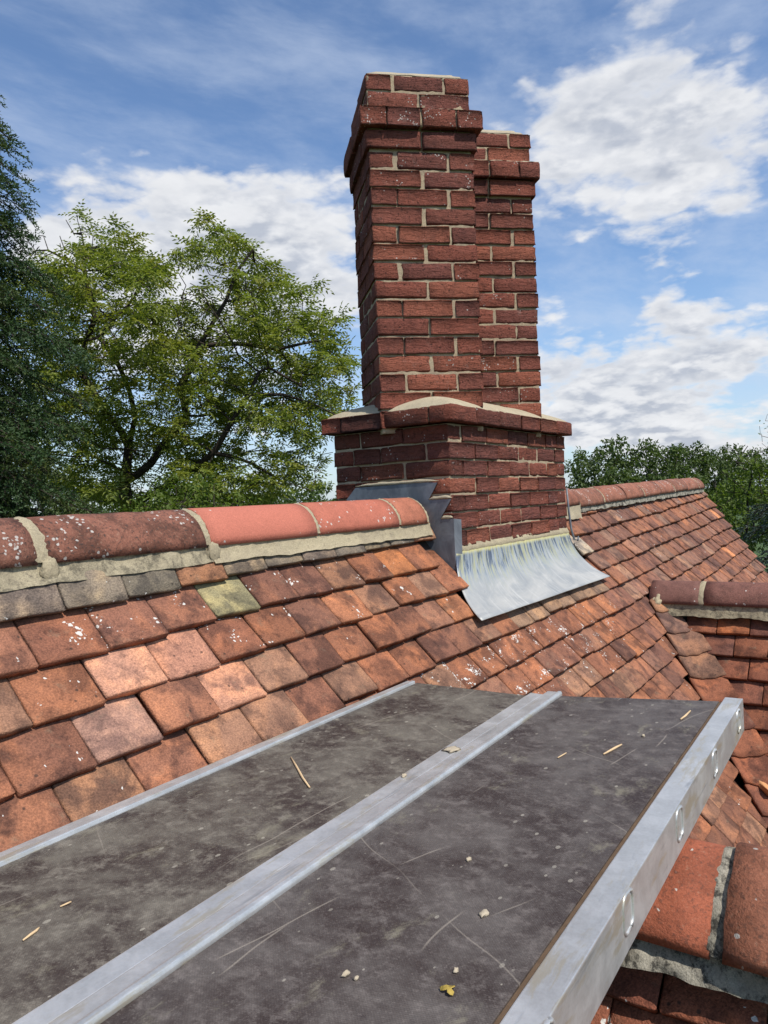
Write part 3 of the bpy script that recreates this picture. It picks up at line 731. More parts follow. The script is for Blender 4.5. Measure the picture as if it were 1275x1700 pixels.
# its ridge: purple-brown tiles, the first cut to a bevelled mortared end
def dm(Y, lift=0): return Matrix.Translation(up3((DX, Y, DZ + .105 + lift))) @ Matrix.Rotation(-math.pi / 2, 4, 'Z')
y0 = vy(DZ) - .02
for (ya, yb, c, w_) in ((y0 + .03, .965, (.20, .092, .072), .5), (.935, .475, (.21, .092, .070), .6), (.445, .0, (.2, .085, .065), .4), (-.02, -.48, (.22, .085, .06), .4), (-.5, -.9, (.2, .085, .065), .4)):
    put_ridge(dr, dm(ya), ya - yb, c, w_, ya * 9, tent=.35, mat=M_RIDGE2, ra=.105, rb=.118, amp=.0015)
for y in (.95, .46, -.01): obj('joint_mortar', band_mesh(.040, .1055, .1185, y * 5, tent=.35), M_RIDGEM, dr, dm(y))
obj('ridge_bedding', bed_mesh(2.0, (.095, -.118), (.112, -.190), 5.5, .004), M_WEATHM, dr, dm(1.16))
pl_ = blob_mesh('mortar_plug', .10, .045, .075, 3, .2, 4, 3)
obj('mortar_plug', pl_, M_RIDGEM, dr, Matrix.Translation(up3((DX - .045, y0 + .0, DZ - .035))) @ Matrix.Rotation(.5, 4, 'X'))

# ---------------------------------------------------------------- near cross roof at the lower right
NX, NZ = 1.452, -.71
nr = dormer('cross_roof', NX, NZ, vy(NZ), -.75)
nt_ = Tiles(nr)
NT_JY = at_x(1095, 1660, NX - .13).y
for k in range(0, 8):
    t = .245 + .117 * (k - 0); 
    if k == 0: t = .245
    y = NT_JY + TW * 4 + (.5 * TW if k % 2 else 0)
    while y > -.75:
        yc = y - TW / 2; y -= TW
        if yc > vy(NZ - SP * t) - .06: continue
        c = rnd.choice([(.20, .068, .042), (.17, .06, .04), (.23, .08, .045)])
        nt_.add(up3((NX - CP * t, yc, NZ - SP * t)), Vector((0, -1, 0)), Vector((-CP, 0, -SP)), c, .35)
nt_.build(12)
n2_ = Tiles(nr)
for k in range(0, 8):
    t = .2 + .117 * k; y = vy(NZ - SP * t) - .08
    while y > -.75:
        yc = y - TW / 2; y -= TW; n2_.add(up3((NX + CP * t, yc, NZ - SP * t)), Vector((0, 1, 0)), Vector((CP, 0, -SP)), rnd.choice(DPAL), .1, None, min(1, t / TL))
n2_.build(0)
NRA, NRB = .150, .120
def nm(Y): return Matrix.Translation(up3((NX, Y, NZ + .050))) @ Matrix.Rotation(-math.pi / 2, 4, 'Z')
yj = at_x(1201, 1480, NX - .07).y
for (ya, yb, c, fl, lift) in ((vy(NZ) - .04, yj + .50, (.30, .095, .055), 0, 0), (yj + .475, yj + .010, (.33, .098, .052), 0.0, 0), (yj - .012, yj - .47, (.30, .115, .066), .0, .012), (yj - .49, -.75, (.3, .1, .05), 0, 0)):
    put_ridge(nr, Matrix.Translation((0, 0, lift)) @ nm(ya), ya - yb, c, .60, ya * 11, mat=M_RIDGE2, tent=.5, ra=NRA + (.012 if lift else 0), rb=NRB + (.006 if lift else 0), th=.017, amp=.0022, flare=.0)
obj('joint_mortar', band_mesh(.030, NRA + .001, NRB + .001, 4.4, amp=.006, tent=.5), M_OLDSHADEM, nr, nm(yj + .002))
obj('joint_mortar', band_mesh(.030, NRA + .001, NRB + .001, 6.4, amp=.006, tent=.5), M_OLDSHADEM, nr, nm(yj + .487))
obj('ridge_bedding', bed_mesh(1.9, (NRA - .016, -NRB - .004), (NRA + .004, -NRB - .050), 12.5, .011, 230, low=.014), M_OLDSHADEM, nr, nm(vy(NZ) - .05))

# ================================================================ CHIMNEY
CY0 = (BY0 + BY1) / 2; SW = .452; HD = SW / math.sqrt(2); XN = 2.625
chim = thing('chimney', 'tall red brick chimney with two diagonal shafts on an oblong base astride the ridge', 'chimney', (3.3, CY0, Z0 - .6))
BH = .0675
_bc = {}
def brick_mesh(L, D, H, var):
    key = (round(L, 3), round(D, 3), round(H, 4), var)
    if key not in _bc:
        e = .006
        xs = [-L / 2, -L / 2 + e] + lin(-L / 2 + e, L / 2 - e, 4 if L > .15 else 2)[1:-1] + [L / 2 - e, L / 2]
        ys = [-D / 2, -D / 2 + e, 0, D / 2 - e, D / 2]; zs = [-H / 2, -H / 2 + e, 0, H / 2 - e, H / 2]
        _bc[key] = grid_box(xs, ys, zs, .0048, .0026, hash(key) % 9973 + var)
    return _bc[key]
_bm = {}
class Bricks:
    def __init__(s, core, M, base=False): s.core = core; s.M = M; s.rest = []; s.base = base
    def put(s, cx, cy, cz, along, L, H, show, dark=1.0, lich=None, D=.105):
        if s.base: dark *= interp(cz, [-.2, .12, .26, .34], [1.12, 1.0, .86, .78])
        """a brick centred at local (cx, cy, cz) lying along 'x' or 'y'"""
        var = rnd.randrange(4); L = round(L * (1 + rnd.gauss(-.004, .008)) / .005) * .005; H = round((H + rnd.choice((-.0015, 0, 0, .001))) / .0005) * .0005
        m = s.M @ Matrix.Translation((cx, cy, cz)) @ Matrix.Rotation((math.pi / 2 if along == 'y' else 0) + rnd.gauss(0, .004) + rnd.choice((0, math.pi)), 4, 'Z') @ Matrix.Rotation(rnd.gauss(0, .006), 4, 'Y')
        V, Fc = brick_mesh(L, D, H, var)
        if show:
            k = (L, D, H, var)
            if k not in _bm: _bm[k] = mesh('brick', V, Fc)
            o = obj('brick', _bm[k], M_BRICK, s.core, m)
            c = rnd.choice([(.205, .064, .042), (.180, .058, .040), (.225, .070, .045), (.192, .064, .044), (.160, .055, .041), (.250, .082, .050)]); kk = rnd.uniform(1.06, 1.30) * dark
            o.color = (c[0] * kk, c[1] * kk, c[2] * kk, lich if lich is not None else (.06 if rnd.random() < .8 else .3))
        else: s.rest.append((V, Fc, m))
    def done(s):
        if not s.rest: return
        Vs, Fs = [], []; off = 0
        for V, Fc, m in s.rest:
            v = np.array([tuple(p) for p in V], np.float32); mm = np.array(m, np.float32); Vs.append(v @ mm[:3, :3].T + mm[:3, 3]); Fs.append(np.array(Fc) + off); off += len(v)
        o = obj('hidden_bricks', np_mesh('hidden_bricks', np.concatenate(Vs), np.concatenate(Fs), True), M_BRICKJ, s.core); o['kind'] = 'stuff'
def core_mesh(name, boxes, seed):
    """mortar body as stacked uneven boxes (x0,x1,y0,y1,z0,z1)"""
    V = []; Fc = []
    for b_ in boxes:
        x0, x1, y0, y1, z0, z1 = b_; st = .013
        xs = lin(x0, x1, max(2, int((x1 - x0) / st))); ys = lin(y0, y1, max(2, int((y1 - y0) / st))); zs = lin(z0, z1, max(2, int((z1 - z0) / st)))
        v, f = grid_box(xs, ys, zs, .001, .0, seed); o = len(V); cx, cy = (x0 + x1) / 2, (y0 + y1) / 2
        for p in v:
            q = (mnoise.noise(p * 38 + Vector((seed, 0, 0))) + .6 * mnoise.noise(p * 95)) * .0020
            if abs(p.x - x0) < .002 or abs(p.x - x1) < .002: p.x += q * (1 if p.x > cx else -1)
            if abs(p.y - y0) < .002 or abs(p.y - y1) < .002: p.y += q * (1 if p.y > cy else -1)
        V += v; Fc += [tuple(i + o for i in ff) for ff in f]
    return mesh(name, V, Fc)
JT = .0120                                  # joint
ZT = 1.473                                  # underside of the oversailing courses
CH = .0782
BED = .0085
def shaft(cx, front):
    M = Matrix.Translation(up3((cx, CY0, 0))) @ Matrix.Rotation(R(-45), 4, 'Z')
    # local +x faces ... : the face towards the viewer is local -y, the shaded left one is local -x
    rows = []                                # z0, height, half width, type
    for k in range(15): rows.append((ZT - CH * (k + 1), CH - BED, SW / 2, 'B' if k % 2 == 0 else 'A'))
    rows += [(1.473, .082 - BED, SW / 2 + .014, 'A'), (1.557, .086 - BED, SW / 2 + .036, 'B'), (1.646, .074 - BED, SW / 2 - .001, 'A'), (1.720, .074 - BED, SW / 2 - .001, 'B')]
    rc = .0046
    boxes = [(-SW / 2 + rc, SW / 2 - rc, -SW / 2 + rc, SW / 2 - rc, .28, 1.788)]
    for z, h, hw, ty in rows[15:17]: boxes.append((-hw + .014, hw - .014, -hw + .014, hw - .014, z + BED * .9, z + h + BED - .002))
    core = obj('shaft', core_mesh('shaft', boxes, cx), M_JOINT, chim, M)
    B = Bricks(core, M); D = .105
    for z, h, hw, ty in rows:
        zc = z + BED / 2 + h / 2 + rnd.gauss(0, .001); W2 = 2 * hw; L2 = (W2 - JT) / 2; inn = W2 - 2 * (D + JT)
        jit = lambda: rnd.gauss(0, .0011)
        big = z > 1.55 and hw > SW / 2 + .02
        lich = .5 if front and (1.3 < z < 1.66) and rnd.random() < .75 else None
        seen_l = front or z > 1.45
        for sgn in (-1, 1):                  # runs that own the corners
            for e in (-1, 1):
                if ty == 'A': B.put(e * (L2 + JT) / 2, sgn * (hw - D / 2) + jit(), zc, 'x', L2, h, sgn < 0, lich=lich)
                else: B.put(sgn * (hw - D / 2) + jit(), e * (L2 + JT) / 2, zc, 'y', L2, h, (sgn < 0 and seen_l) or e < 0, dark=.95, lich=lich if e < 0 else .2)
            nseg = 2 if big else 1
            for q in range(nseg):
                li = (inn - JT * (nseg - 1)) / nseg; o_ = -inn / 2 + li / 2 + q * (li + JT)
                if ty == 'A': B.put(sgn * (hw - D / 2) + jit(), o_, zc, 'y', li, h, sgn < 0 and seen_l, lich=.2)
                else: B.put(o_, sgn * (hw - D / 2) + jit(), zc, 'x', li, h, sgn < 0, lich=lich)
    B.done()
    # haunching on top and along the oversail
    n = 16; V = []; Fc = []; hw = SW / 2 - .004
    for i in range(n + 1):
        for j in range(n + 1):
            x, y = -hw + 2 * hw * i / n, -hw + 2 * hw * j / n; e = 1 - max(abs(x), abs(y)) / hw
            V.append((x, y, 1.790 + .060 * math.sin(min(1, e * 2.0) * math.pi / 2) + .004 * nz(x, y, cx, 14)))
    for i in range(n):
        for j in range(n): a = i * (n + 1) + j; Fc.append((a, a + n + 1, a + n + 2, a + 1))
    o0 = len(V); ring = [i * (n + 1) for i in range(n + 1)] + [n * (n + 1) + j for j in range(1, n + 1)] + [i * (n + 1) + n for i in range(n - 1, -1, -1)] + [j for j in range(n - 1, 0, -1)]
    for r_ in ring: V.append((V[r_][0], V[r_][1], 1.778))
    for q in range(len(ring)): q2 = (q + 1) % len(ring); Fc.append((ring[q], ring[q2], o0 + q2, o0 + q))
    obj('haunching', mesh('haunching', V, Fc), M_FLAUNCH, core, M)
    V = []; Fc = []; a_, b_ = SW / 2 - .006, SW / 2 + .030; m_ = 60
    pts = []
    for s_ in range(4):
        for q in range(m_):
            t = -1 + 2 * q / m_; pts.append(((t, -1), (1, t), (-t, 1), (-1, -t))[s_])
    for i, (x, y) in enumerate(pts):
        w = .006 * nz(x * 3, y * 3, cx, 3); V += [(x * a_, y * a_, 1.648 + w * .5 + .010), (x * (b_ + w), y * (b_ + w), 1.6395)]
    for i in range(len(pts)): j = (i + 1) % len(pts); Fc.append((2 * i, 2 * i + 1, 2 * j + 1, 2 * j))
    obj('weathering_fillet', mesh('weathering_fillet', V, Fc), M_FLAUNCH, core, M)
    V = []; Fc = []; pr = [(.072, 1.820), (.080, 1.840), (.080, 1.856), (.060, 1.860), (.056, 1.82)]; sg = 24
    for r_, z in pr:
        for k in range(sg): V.append((r_ * math.cos(2 * math.pi * k / sg), r_ * math.sin(2 * math.pi * k / sg), z))
    for i in range(len(pr) - 1):
        for k in range(sg): k2 = (k + 1) % sg; Fc.append((i * sg + k, i * sg + k2, (i + 1) * sg + k2, (i + 1) * sg + k))
    obj('flue_rim', mesh('flue_rim', V, Fc), M_POT, core, M @ Matrix.Translation((0, 0, -.004)))
    return core
sh1 = shaft(XN + HD, True); sh2 = shaft(XN + 3 * HD, False)
sh1['label'] = 'nearer diagonal shaft with white lichen under its oversailing courses'; sh2['label'] = 'farther diagonal shaft, half hidden behind the nearer one'
# base
bx, by_ = (BX0 + BX1) / 2, CY0; LX, LY = BX1 - BX0, BY1 - BY0
Mb = Matrix.Translation(up3((bx, by_, 0)))
rc = .0046; ZB = .302; BCH = .0728
base = obj('base', core_mesh('base', [(-LX / 2 + rc, LX / 2 - rc, -LY / 2 + rc, LY / 2 - rc, -.75, .300), (-LX / 2 - .030, LX / 2 + .030, -LY / 2 - .030, LY / 2 + .030, .310, .372)], 4.4), M_JOINT, chim, Mb)
BB = Bricks(base, Mb, True)
BJ = .0095
def ring_course(z, h, lx, ly, ty, show_low, dark=1.0):
    D = .105; zc = z + BJ / 2 + h / 2; hx, hy = lx / 2, ly / 2; ST = .2165; JT = BJ
    def run(a, b_, first):
        out = []; p = a; L = first
        while p < b_ - .03:
            q = min(p + L, b_)
            if b_ - q < .045: q = b_
            out.append((p, q)); p = q + JT; L = ST * rnd.uniform(.985, 1.015)
        return out
    for sgn in (-1, 1):
        A = ty == 'A'
        xa, xb = (-hx + D + JT, hx - D - JT) if A else (-hx, hx)
        for p, q in run(xa, xb, ST): BB.put((p + q) / 2, sgn * (hy - D / 2) + rnd.gauss(0, .0011), zc, 'x', q - p, h, sgn < 0 and show_low)
        ya, yb = (-hy, hy) if A else (-hy + D + JT, hy - D - JT)
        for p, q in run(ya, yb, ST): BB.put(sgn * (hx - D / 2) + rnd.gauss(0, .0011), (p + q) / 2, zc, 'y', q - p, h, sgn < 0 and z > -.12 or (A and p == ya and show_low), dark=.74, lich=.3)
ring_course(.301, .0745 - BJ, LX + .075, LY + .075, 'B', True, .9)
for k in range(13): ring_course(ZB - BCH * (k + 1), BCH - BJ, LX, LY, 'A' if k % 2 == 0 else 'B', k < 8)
BB.done()
# flaunching over the base
n, m_ = 76, 40; V = []; Fc = []; x0, x1, y0f, y1f = BX0 - .030, BX1 + .030, BY0 - .030, BY1 + .030
for i in range(n + 1):
    for j in range(m_ + 1):
        x, y = x0 + (x1 - x0) * i / n, y0f + (y1f - y0f) * j / m_; q_ = [max(.0005, a_) for a_ in (x - x0, x1 - x, y - y0f, y1f - y)]; e = sum(a_ ** -3 for a_ in q_) ** (-1 / 3)
        zz = .366 + .004 * nz(x, y, 1, 9) + .064 * math.sin(min(1, e / .19) * math.pi / 2) + .010 * min(1, e / .02) ; V.append(up3((x, y, zz)))
for i in range(n):
    for j in range(m_): a = i * (m_ + 1) + j; Fc.append((a, a + m_ + 1, a + m_ + 2, a + 1))
obj('flaunching', mesh('flaunching', V, Fc), M_FLAUNCH, chim)

# ---- lead work
lead = thing('lead_flashing', 'dark grey stepped lead flashing on the shaded end of the chimney base, by the ridge', 'flashing', up3((BX0 - .006, 1.6, -.3)))
OUT = [(575, 830), (590, 810), (640, 806), (684, 801), (726, 801), (711, 830), (749, 828), (731, 861), (752, 861), (757, 905), (759, 985), (700, 960), (640, 900), (600, 860)]
V = []; Xf = BX0 - .007
pts = [at_x(u, v, Xf) for u, v in OUT]
pts[8].y = pts[9].y = pts[10].y = BY0 - .006
bm = bmesh.new(); vs = [bm.verts.new(up3(p)) for p in pts]; fc = bm.faces.new(vs)
ex = bmesh.ops.extrude_face_region(bm, geom=[fc]); 
for e in ex['geom']:
    if isinstance(e, bmesh.types.BMVert): e.co.x += .004
bmesh.ops.recalc_face_normals(bm, faces=bm.faces[:]); me = bpy.data.meshes.new('step_flashing'); bm.to_mesh(me); bm.free()
obj('step_flashing', me, M_LEAD, lead)
zt = at_x(752, 861, Xf).z
me = mesh('corner_return', [up3(p) for p in ((Xf, BY0 - .006, zt), (BX0 + .055, BY0 - .007, zt - .006), (BX0 + .050, BY0 - .007, -.33), (Xf, BY0 - .006, -.40))], [(0, 1, 2, 3)][::-1], False)
md = obj('corner_return', me, M_LEAD, lead); sm_ = md.modifiers.new('thick', 'SOLIDIFY'); sm_.thickness = .003
# pointing above the steps
for (u0, v0, u1, v1) in ((590, 808, 728, 798), (712, 829, 750, 826), (732, 861, 754, 859)):
    a, b_ = at_x(u0, v0, Xf), at_x(u1, v1, Xf); b_.y = max(b_.y, BY0 - .004); n = 26; V = []; Fc = []
    for i in range(n + 1):
        p = a.lerp(b_, i / n)
        tp = min(1, 5 * min(i, n - i) / n + .15)
        for (dx, dz) in ((.006, -.003), (-.003, -.002), (-.0035, .007), (.006, .011)): V.append(up3((p.x + (dx if dx > 0 else dx * tp) + .0012 * nz(p.y, dz, 2, 60), p.y, p.z + dz * tp + .0025 * nz(p.y, dz, 5, 40))))
    for i in range(n):
        for k in range(3): q = i * 4 + k; Fc.append((q, q + 4, q + 5, q + 1))
    obj('pointing', mesh('pointing', V, Fc), M_FLAUNCH, lead)
apron = thing('lead_apron', 'pale streaked lead apron curving from the chimney base onto the roof tiles', 'flashing', up3((3.3, 1.45, -.4)))
n, m_ = 70, 16; V = []; Fc = []; UV = []
A0, A1 = np.array([BY0 - .008, -.222]), np.array([RY - CP * .548 - SP * .040, RZ - SP * .548 + CP * .040]); AC = np.array([BY0 - .016, -.385])
for i in range(n + 1):
    f = i / n
    for j in range(m_ + 1):
        t = j / m_
        q = (1 - t) ** 2 * A0 + 2 * t * (1 - t) * AC + t * t * A1
        wid = BX0 + .005 + f * (BX1 - .005 - BX0) ; spread = (-.150 * (1 - f) * t ** 1.3 + .115 * f * t)
        bend = .012 * math.sin(f * math.pi) * (1 - t)            # slight waviness
        w = .0030 * nz(f * 6, t * 2, 3, 1.6) * (1 - .7 * t) * (1 if j else .3)
        V.append(up3((wid + spread, q[0] - abs(w) * .6 + (-.003 * t), q[1] + w)))
        UV.append((f * 1.3, t))
for i in range(n):
    for j in range(m_): a = i * (m_ + 1) + j; Fc.append((a, a + 1, a + m_ + 2, a + m_ + 1))
me = mesh('apron_sheet', V, Fc); uvl = me.uv_layers.new(name='UVMap')
for lp in me.loops: uvl.data[lp.index].uv = UV[lp.vertex_index]
o = obj('apron_sheet', me, M_APRON, apron); sm_ = o.modifiers.new('thick', 'SOLIDIFY'); sm_.thickness = .003; sm_.offset = -1
fil = []
n = 90; V = []; Fc = []
for i in range(n + 1):
    x = BX0 + .05 + (BX1 - BX0 - .05) * i / n
    for (dy, dz) in ((.004, .030), (-.004, .014 + .008 * nz(x, 1, 0, 14)), (-.012, .002), (-.006, -.008)): V.append(up3((x, BY0 + dy + .002 * nz(x, dz, 2, 50), -.222 + dz + .003 * nz(x, dy, 7, 35))))
for i in range(n):
    for k in range(3): q = i * 4 + k; Fc.append((q, q + 1, q + 5, q + 4))
obj('pointing', mesh('pointing', V, Fc), M_RIDGEM, apron)
soak = tube('soaker_edge', [up3(p) for p in ((BX1 + .006, BY0 - .004, .02), (BX1 + .008, BY0 - .010, -.10), (BX1 + .010, BY0 - .018, -.20), (BX1 + .020, BY0 - .030, -.262), (BX1 + .055, BY0 - .036, -.270), (BX1 + .085, BY0 - .030, -.25))], [.005, .006, .006, .006, .005, .003], 8)
lead2 = tag(obj('lead_soaker', soak, M_LEAD), 'narrow rolled lead edge hanging at the far corner of the chimney base beside the apron', 'flashing')

# ================================================================ SCAFFOLD DECKS
PZ = -.54
def box(name, x0, x1, y0, y1, z0, z1, mat, par, bev=.002, skew=0.0):
    bm = bmesh.new(); bmesh.ops.create_cube(bm, size=1)
    for v in bm.verts: 
        v.co = Vector((x0 + (x1 - x0) * (v.co.x + .5), y0 + (y1 - y0) * (v.co.y + .5), Z0 + z0 + (z1 - z0) * (v.co.z + .5)))
        if v.co.x > (x0 + x1) / 2: v.co.x += skew * (y1 - v.co.y) / (y1 - y0)
    for v in bm.verts: v.co.y = dk(v.co.x, v.co.y)
    if bev: bmesh.ops.bevel(bm, geom=bm.edges[:], offset=bev, segments=2, affect='EDGES', profile=.6)
    me = bpy.data.meshes.new(name); bm.to_mesh(me); bm.free()
    return obj(name, me, mat, par)
def prism(name, prof, x0, x1, mat, par):
    """profile (y,z) extruded along x"""
    n = len(prof); V = [up3((x, dk(x, y), z)) for x in (x0, x1) for y, z in prof]; Fc = [(i, (i + 1) % n, n + (i + 1) % n, n + i) for i in range(n)] + [tuple(range(n))[::-1], tuple(range(n, 2 * n))]
    bm = bmesh.new(); vs = [bm.verts.new(v) for v in V]; [bm.faces.new([vs[i] for i in f]) for f in Fc]
    bmesh.ops.recalc_face_normals(bm, faces=bm.faces[:]); bmesh.ops.bevel(bm, geom=bm.edges[:], offset=.0018, segments=2, affect='EDGES', profile=.6)
    me = bpy.data.meshes.new(name); bm.to_mesh(me); bm.free(); return obj(name, me, mat, par)
XA = -.75
def dk(x, y): return y + (x - 1.95) * interp(y, [.33, .39, .765, .85, 1.197, 1.23], [.021, .021, .029, .029, .016, .004])
dkL = thing('scaffold_deck', 'brown scuffed plywood scaffold deck next to the roof tiles, between thin steel rails', 'scaffold deck', up3((.6, 1.03, PZ - .08)), 'scaffold decks')
dkR = thing('scaffold_deck', 'dark scuffed plywood scaffold deck farther from the roof, with slotted outer steel rail', 'scaffold deck', up3((.6, .57, PZ - .08)), 'scaffold decks')
box('plywood_panel', XA, 1.868, .851, 1.197, PZ - .016, PZ - .004, M_PLYL, dkL, .0012)
prism('side_rail', [(1.197, PZ - .012), (1.199, PZ + .003), (1.209, PZ + .0035), (1.211, PZ + .000), (1.224, PZ + .001), (1.224, PZ - .075), (1.197, PZ - .075)], XA, 1.862, M_GALV, dkL)
prism('side_rail', [(.8085, PZ - .075), (.8085, PZ + .000), (.8435, PZ + .001), (.8445, PZ - .003), (.8445, PZ - .075)], XA, 1.884, M_GALV, dkL)
box('panel_edge', XA, 1.866, .8450, .8505, PZ - .03, PZ - .012, M_EDGE, dkL, 0)
box('plywood_panel', XA, 1.905, .391, .7655, PZ - .016, PZ - .005, M_PLYR, dkR, .0012, skew=.112)
prism('side_rail', [(.766, PZ - .075), (.766, PZ - .001), (.7685, PZ + .0045), (.776, PZ + .005), (.780, PZ + .002), (.8075, PZ + .001), (.8075, PZ - .075)], XA, 1.917, M_GALV, dkR)
prism('outer_rail', [(.338, PZ - .078), (.338, PZ + .003), (.380, PZ + .002), (.381, PZ - .078)], XA, 2.036, M_GALV, dkR)
box('panel_edge', XA, 2.018, .3815, .3905, PZ - .03, PZ - .007, M_EDGE, dkR, 0)
# pressed hand slots on the outer rail
for (u, v) in ((1226, 1197), (1186, 1267), (1127, 1367), (1041, 1513), (905, 1745)):
    p = at_y(u, v, .337); p = at_y(u, v, dk(p.x, .338)); Yp = dk(p.x, .338); w, h, r_ = .020, .0120, .0140; pts = []
    for (sx, sz, a0) in ((1, 1, 0), (-1, 1, 90), (-1, -1, 180), (1, -1, 270)):
        for q in range(5):
            a = R(a0 + 22.5 * q); pts.append(up3((p.x + sx * w * .35 + r_ * math.cos(a), Yp + .0004, p.z + sz * h + r_ * math.sin(a))))
    sl_ = obj('hand_slot', tube('hand_slot', pts, .0030, 8, True), M_GALV, dkR)
    V = [pp + Vector((0, .0006, 0)) for pp in pts]; c_ = sum(V, Vector()) / len(V); V.append(c_)
    obj('slot_shade', mesh('slot_shade', V, [(i, (i + 1) % len(pts), len(pts)) for i in range(len(pts))], False), M_SLOTSHADE, sl_)  # dark sheet paints the shade of a recess; the rail is not cut

# ================================================================ SMALL THINGS LYING ABOUT
def sliver(uv, z, label, w=.003, bend=.0):
    P_ = [up3(at_z(u, v, z + .0025)) for u, v in uv]; n = len(P_)
    w *= .72; rad = [w * (.35 + .65 * math.sin(math.pi * (i + .6) / (n + .4))) for i in range(n)]
    return tag(obj('wood_sliver', tube('wood_sliver', P_, rad, 6), M_SLIVER), label, 'sliver', 'slivers on the decks')
sliver([(483, 1257), (492, 1272), (503, 1292), (514, 1307)], PZ - .004, 'pale wood sliver lying across the brown deck near its middle', .0035)
sliver([(38, 1561), (50, 1552), (60, 1545), (65, 1540)], PZ - .004, 'short pale sliver near the lower left corner of the brown deck', .0026)
sliver([(100, 1505), (118, 1497)], PZ - .004, 'tiny tan chip beside the long scratch on the brown deck', .002)
sliver([(1002, 1252), (1013, 1246), (1022, 1241), (1032, 1236)], PZ - .005, 'pale wood sliver on the dark deck near the far end', .0035)
sliver([(1130, 1194), (1138, 1188), (1146, 1180)], PZ - .005, 'pale sliver at the far right corner of the dark deck', .0035)
sliver([(926, 1258), (940, 1250)], PZ - .005, 'faint short sliver on the dark deck beside the middle rail', .002)
def crumb(u, v, z, r_, label, mat=M_CRUMB, seed=1, flat_=.6, name='mortar_crumb', cat='crumb'):
    p = up3(at_z(u, v, z)); return tag(obj(name, blob_mesh(name, r_ * .85, r_ * .6, r_ * flat_ * .8, seed, .7, 2, 1.7), mat, None, Matrix.Translation(p + Vector((0, 0, r_ * flat_ * .7)))), label, cat, 'crumbs of mortar')
crumb(671, 1290, PZ, .008, 'pale mortar crumb against the middle rail', seed=2)
crumb(778, 1429, PZ - .005, .0058, 'tan pebble on the dark deck, middle of its width', seed=5)
crumb(574, 1620, PZ - .005, .0060, 'cream pebble near the bottom edge of the dark deck', seed=7)
crumb(592, 1626, PZ - .005, .0045, 'greyish pebble just right of the cream pebble on the dark deck', seed=9)
crumb(803, 1519, PZ - .005, .010, 'whitish mortar splat on the dark deck', seed=11, flat_=.3)
crumb(1068, 1223, PZ - .005, .006, 'small stone on the dark deck towards the slotted rail', seed=13)
crumb(757, 1614, PZ - .005, .005, 'tiny cream crumb above the yellow leaf on the dark deck', seed=15)
crumb(752, 1245, PZ + .001, .024, 'flat yellow mortar smear stuck on the middle rail', seed=17, flat_=.10, name='mortar_smear', cat='mortar')
# yellow leaf
p = up3(at_z(745, 1646, PZ - .004)); V = [p + Vector((0, 0, .003))]; n = 18
for k in range(n):
    a = 2 * math.pi * k / n; r_ = .0070 * (1 + .45 * math.cos(3 * a + .6) + .15 * math.cos(7 * a)); V.append(p + Vector((r_ * math.cos(a), r_ * math.sin(a), .001 + .004 * abs(math.sin(a * 1.5)))))
o = tag(obj('dry_leaf', mesh('dry_leaf', V, [(0, 1 + k, 1 + (k + 1) % n) for k in range(n)]), M_LEAFDRY), 'small yellow dry leaf on the dark deck near the bottom', 'leaf'); o.modifiers.new('thick', 'SOLIDIFY').thickness = .0006
# rubble and moss in the valley by the slotted rail
def on_main(u, v, h=.03):
    r_ = ray(u, v); n = Vector((0, -SP, CP)); q = r_ * (Vector((0, RY, RZ)).dot(n) / r_.dot(n)); return up3(q + n * h)
def bit(u, v, rx, ry, rz, mat, name, label, cat, seed, rot=(0, 0, 0), h=.03):
    M = Matrix.Translation(on_main(u, v, h)) @ Matrix.Rotation(rot[2], 4, 'Z') @ Matrix.Rotation(rot[0], 4, 'X'); return tag(obj(name, blob_mesh(name, rx, ry, rz, seed, .35, 3, 1.6), mat, None, M), label, cat)
M_BROKEN = flat('broken_tile_core', (.55, .27, .12), .9, .35, 50)
bit(1258, 1318, .085, .055, .02, M_BROKEN, 'broken_tile', 'broken orange tile piece lying in the valley at the right edge', 'tile', 3, (R(40), 0, .5), .05)
bit(1228, 1243, .045, .025, .022, M_MOSS, 'moss_clump', 'dark moss clump on the valley tiles just beyond the slotted rail', 'moss', 6, (.4, 0, .2), .05)
bit(1272, 1280, .07, .05, .04, M_MOSS, 'moss_clump', 'dark moss clump at the right edge above the broken tile', 'moss', 8, (.4, 0, 0), .06)

# ================================================================ TREES
def leaf_mat(name, c1, c2, c3, trans=.35, rough=.55):
    m = bpy.data.materials.new(name); m.use_nodes = True; t = NT(m.node_tree); out = t.new('ShaderNodeOutputMaterial')
    rn = t.new('ShaderNodeNewGeometry').outputs['Random Per Island']; po = t.new('ShaderNodeNewGeometry').outputs['Position']
    c = t.mix(rn, c1, c2); c = t.mix(t.smooth(t.noise(po, 1.6, 4, .6), .45, .7, 0, .8), c, c3)
    b = t.new('ShaderNodeBsdfPrincipled'); t.l.new(c, b.inputs['Base Color']); b.inputs['Roughness'].default_value = rough; b.inputs['Specular IOR Level'].default_value = .3
    tr = t.new('ShaderNodeBsdfTranslucent'); t.l.new(t.mix(1.0, c, (1.5, 1.6, .7), 'MULTIPLY'), tr.inputs[0])
    mx = t.new('ShaderNodeMixShader'); mx.inputs[0].default_value = trans; t.l.new(b.outputs[0], mx.inputs[1]); t.l.new(tr.outputs[0], mx.inputs[2]); t.l.new(mx.outputs[0], out.inputs[0])
    return m
M_WALNUT = leaf_mat('walnut_leaf', (.100, .138, .022), (.235, .265, .066), (.22, .205, .040), .40)
M_BROAD = leaf_mat('broad_leaf', (.050, .082, .022), (.095, .135, .038), (.065, .088, .026), .3)
M_BROAD2 = leaf_mat('bright_leaf', (.075, .120, .018), (.12, .165, .03), (.09, .12, .02), .35)
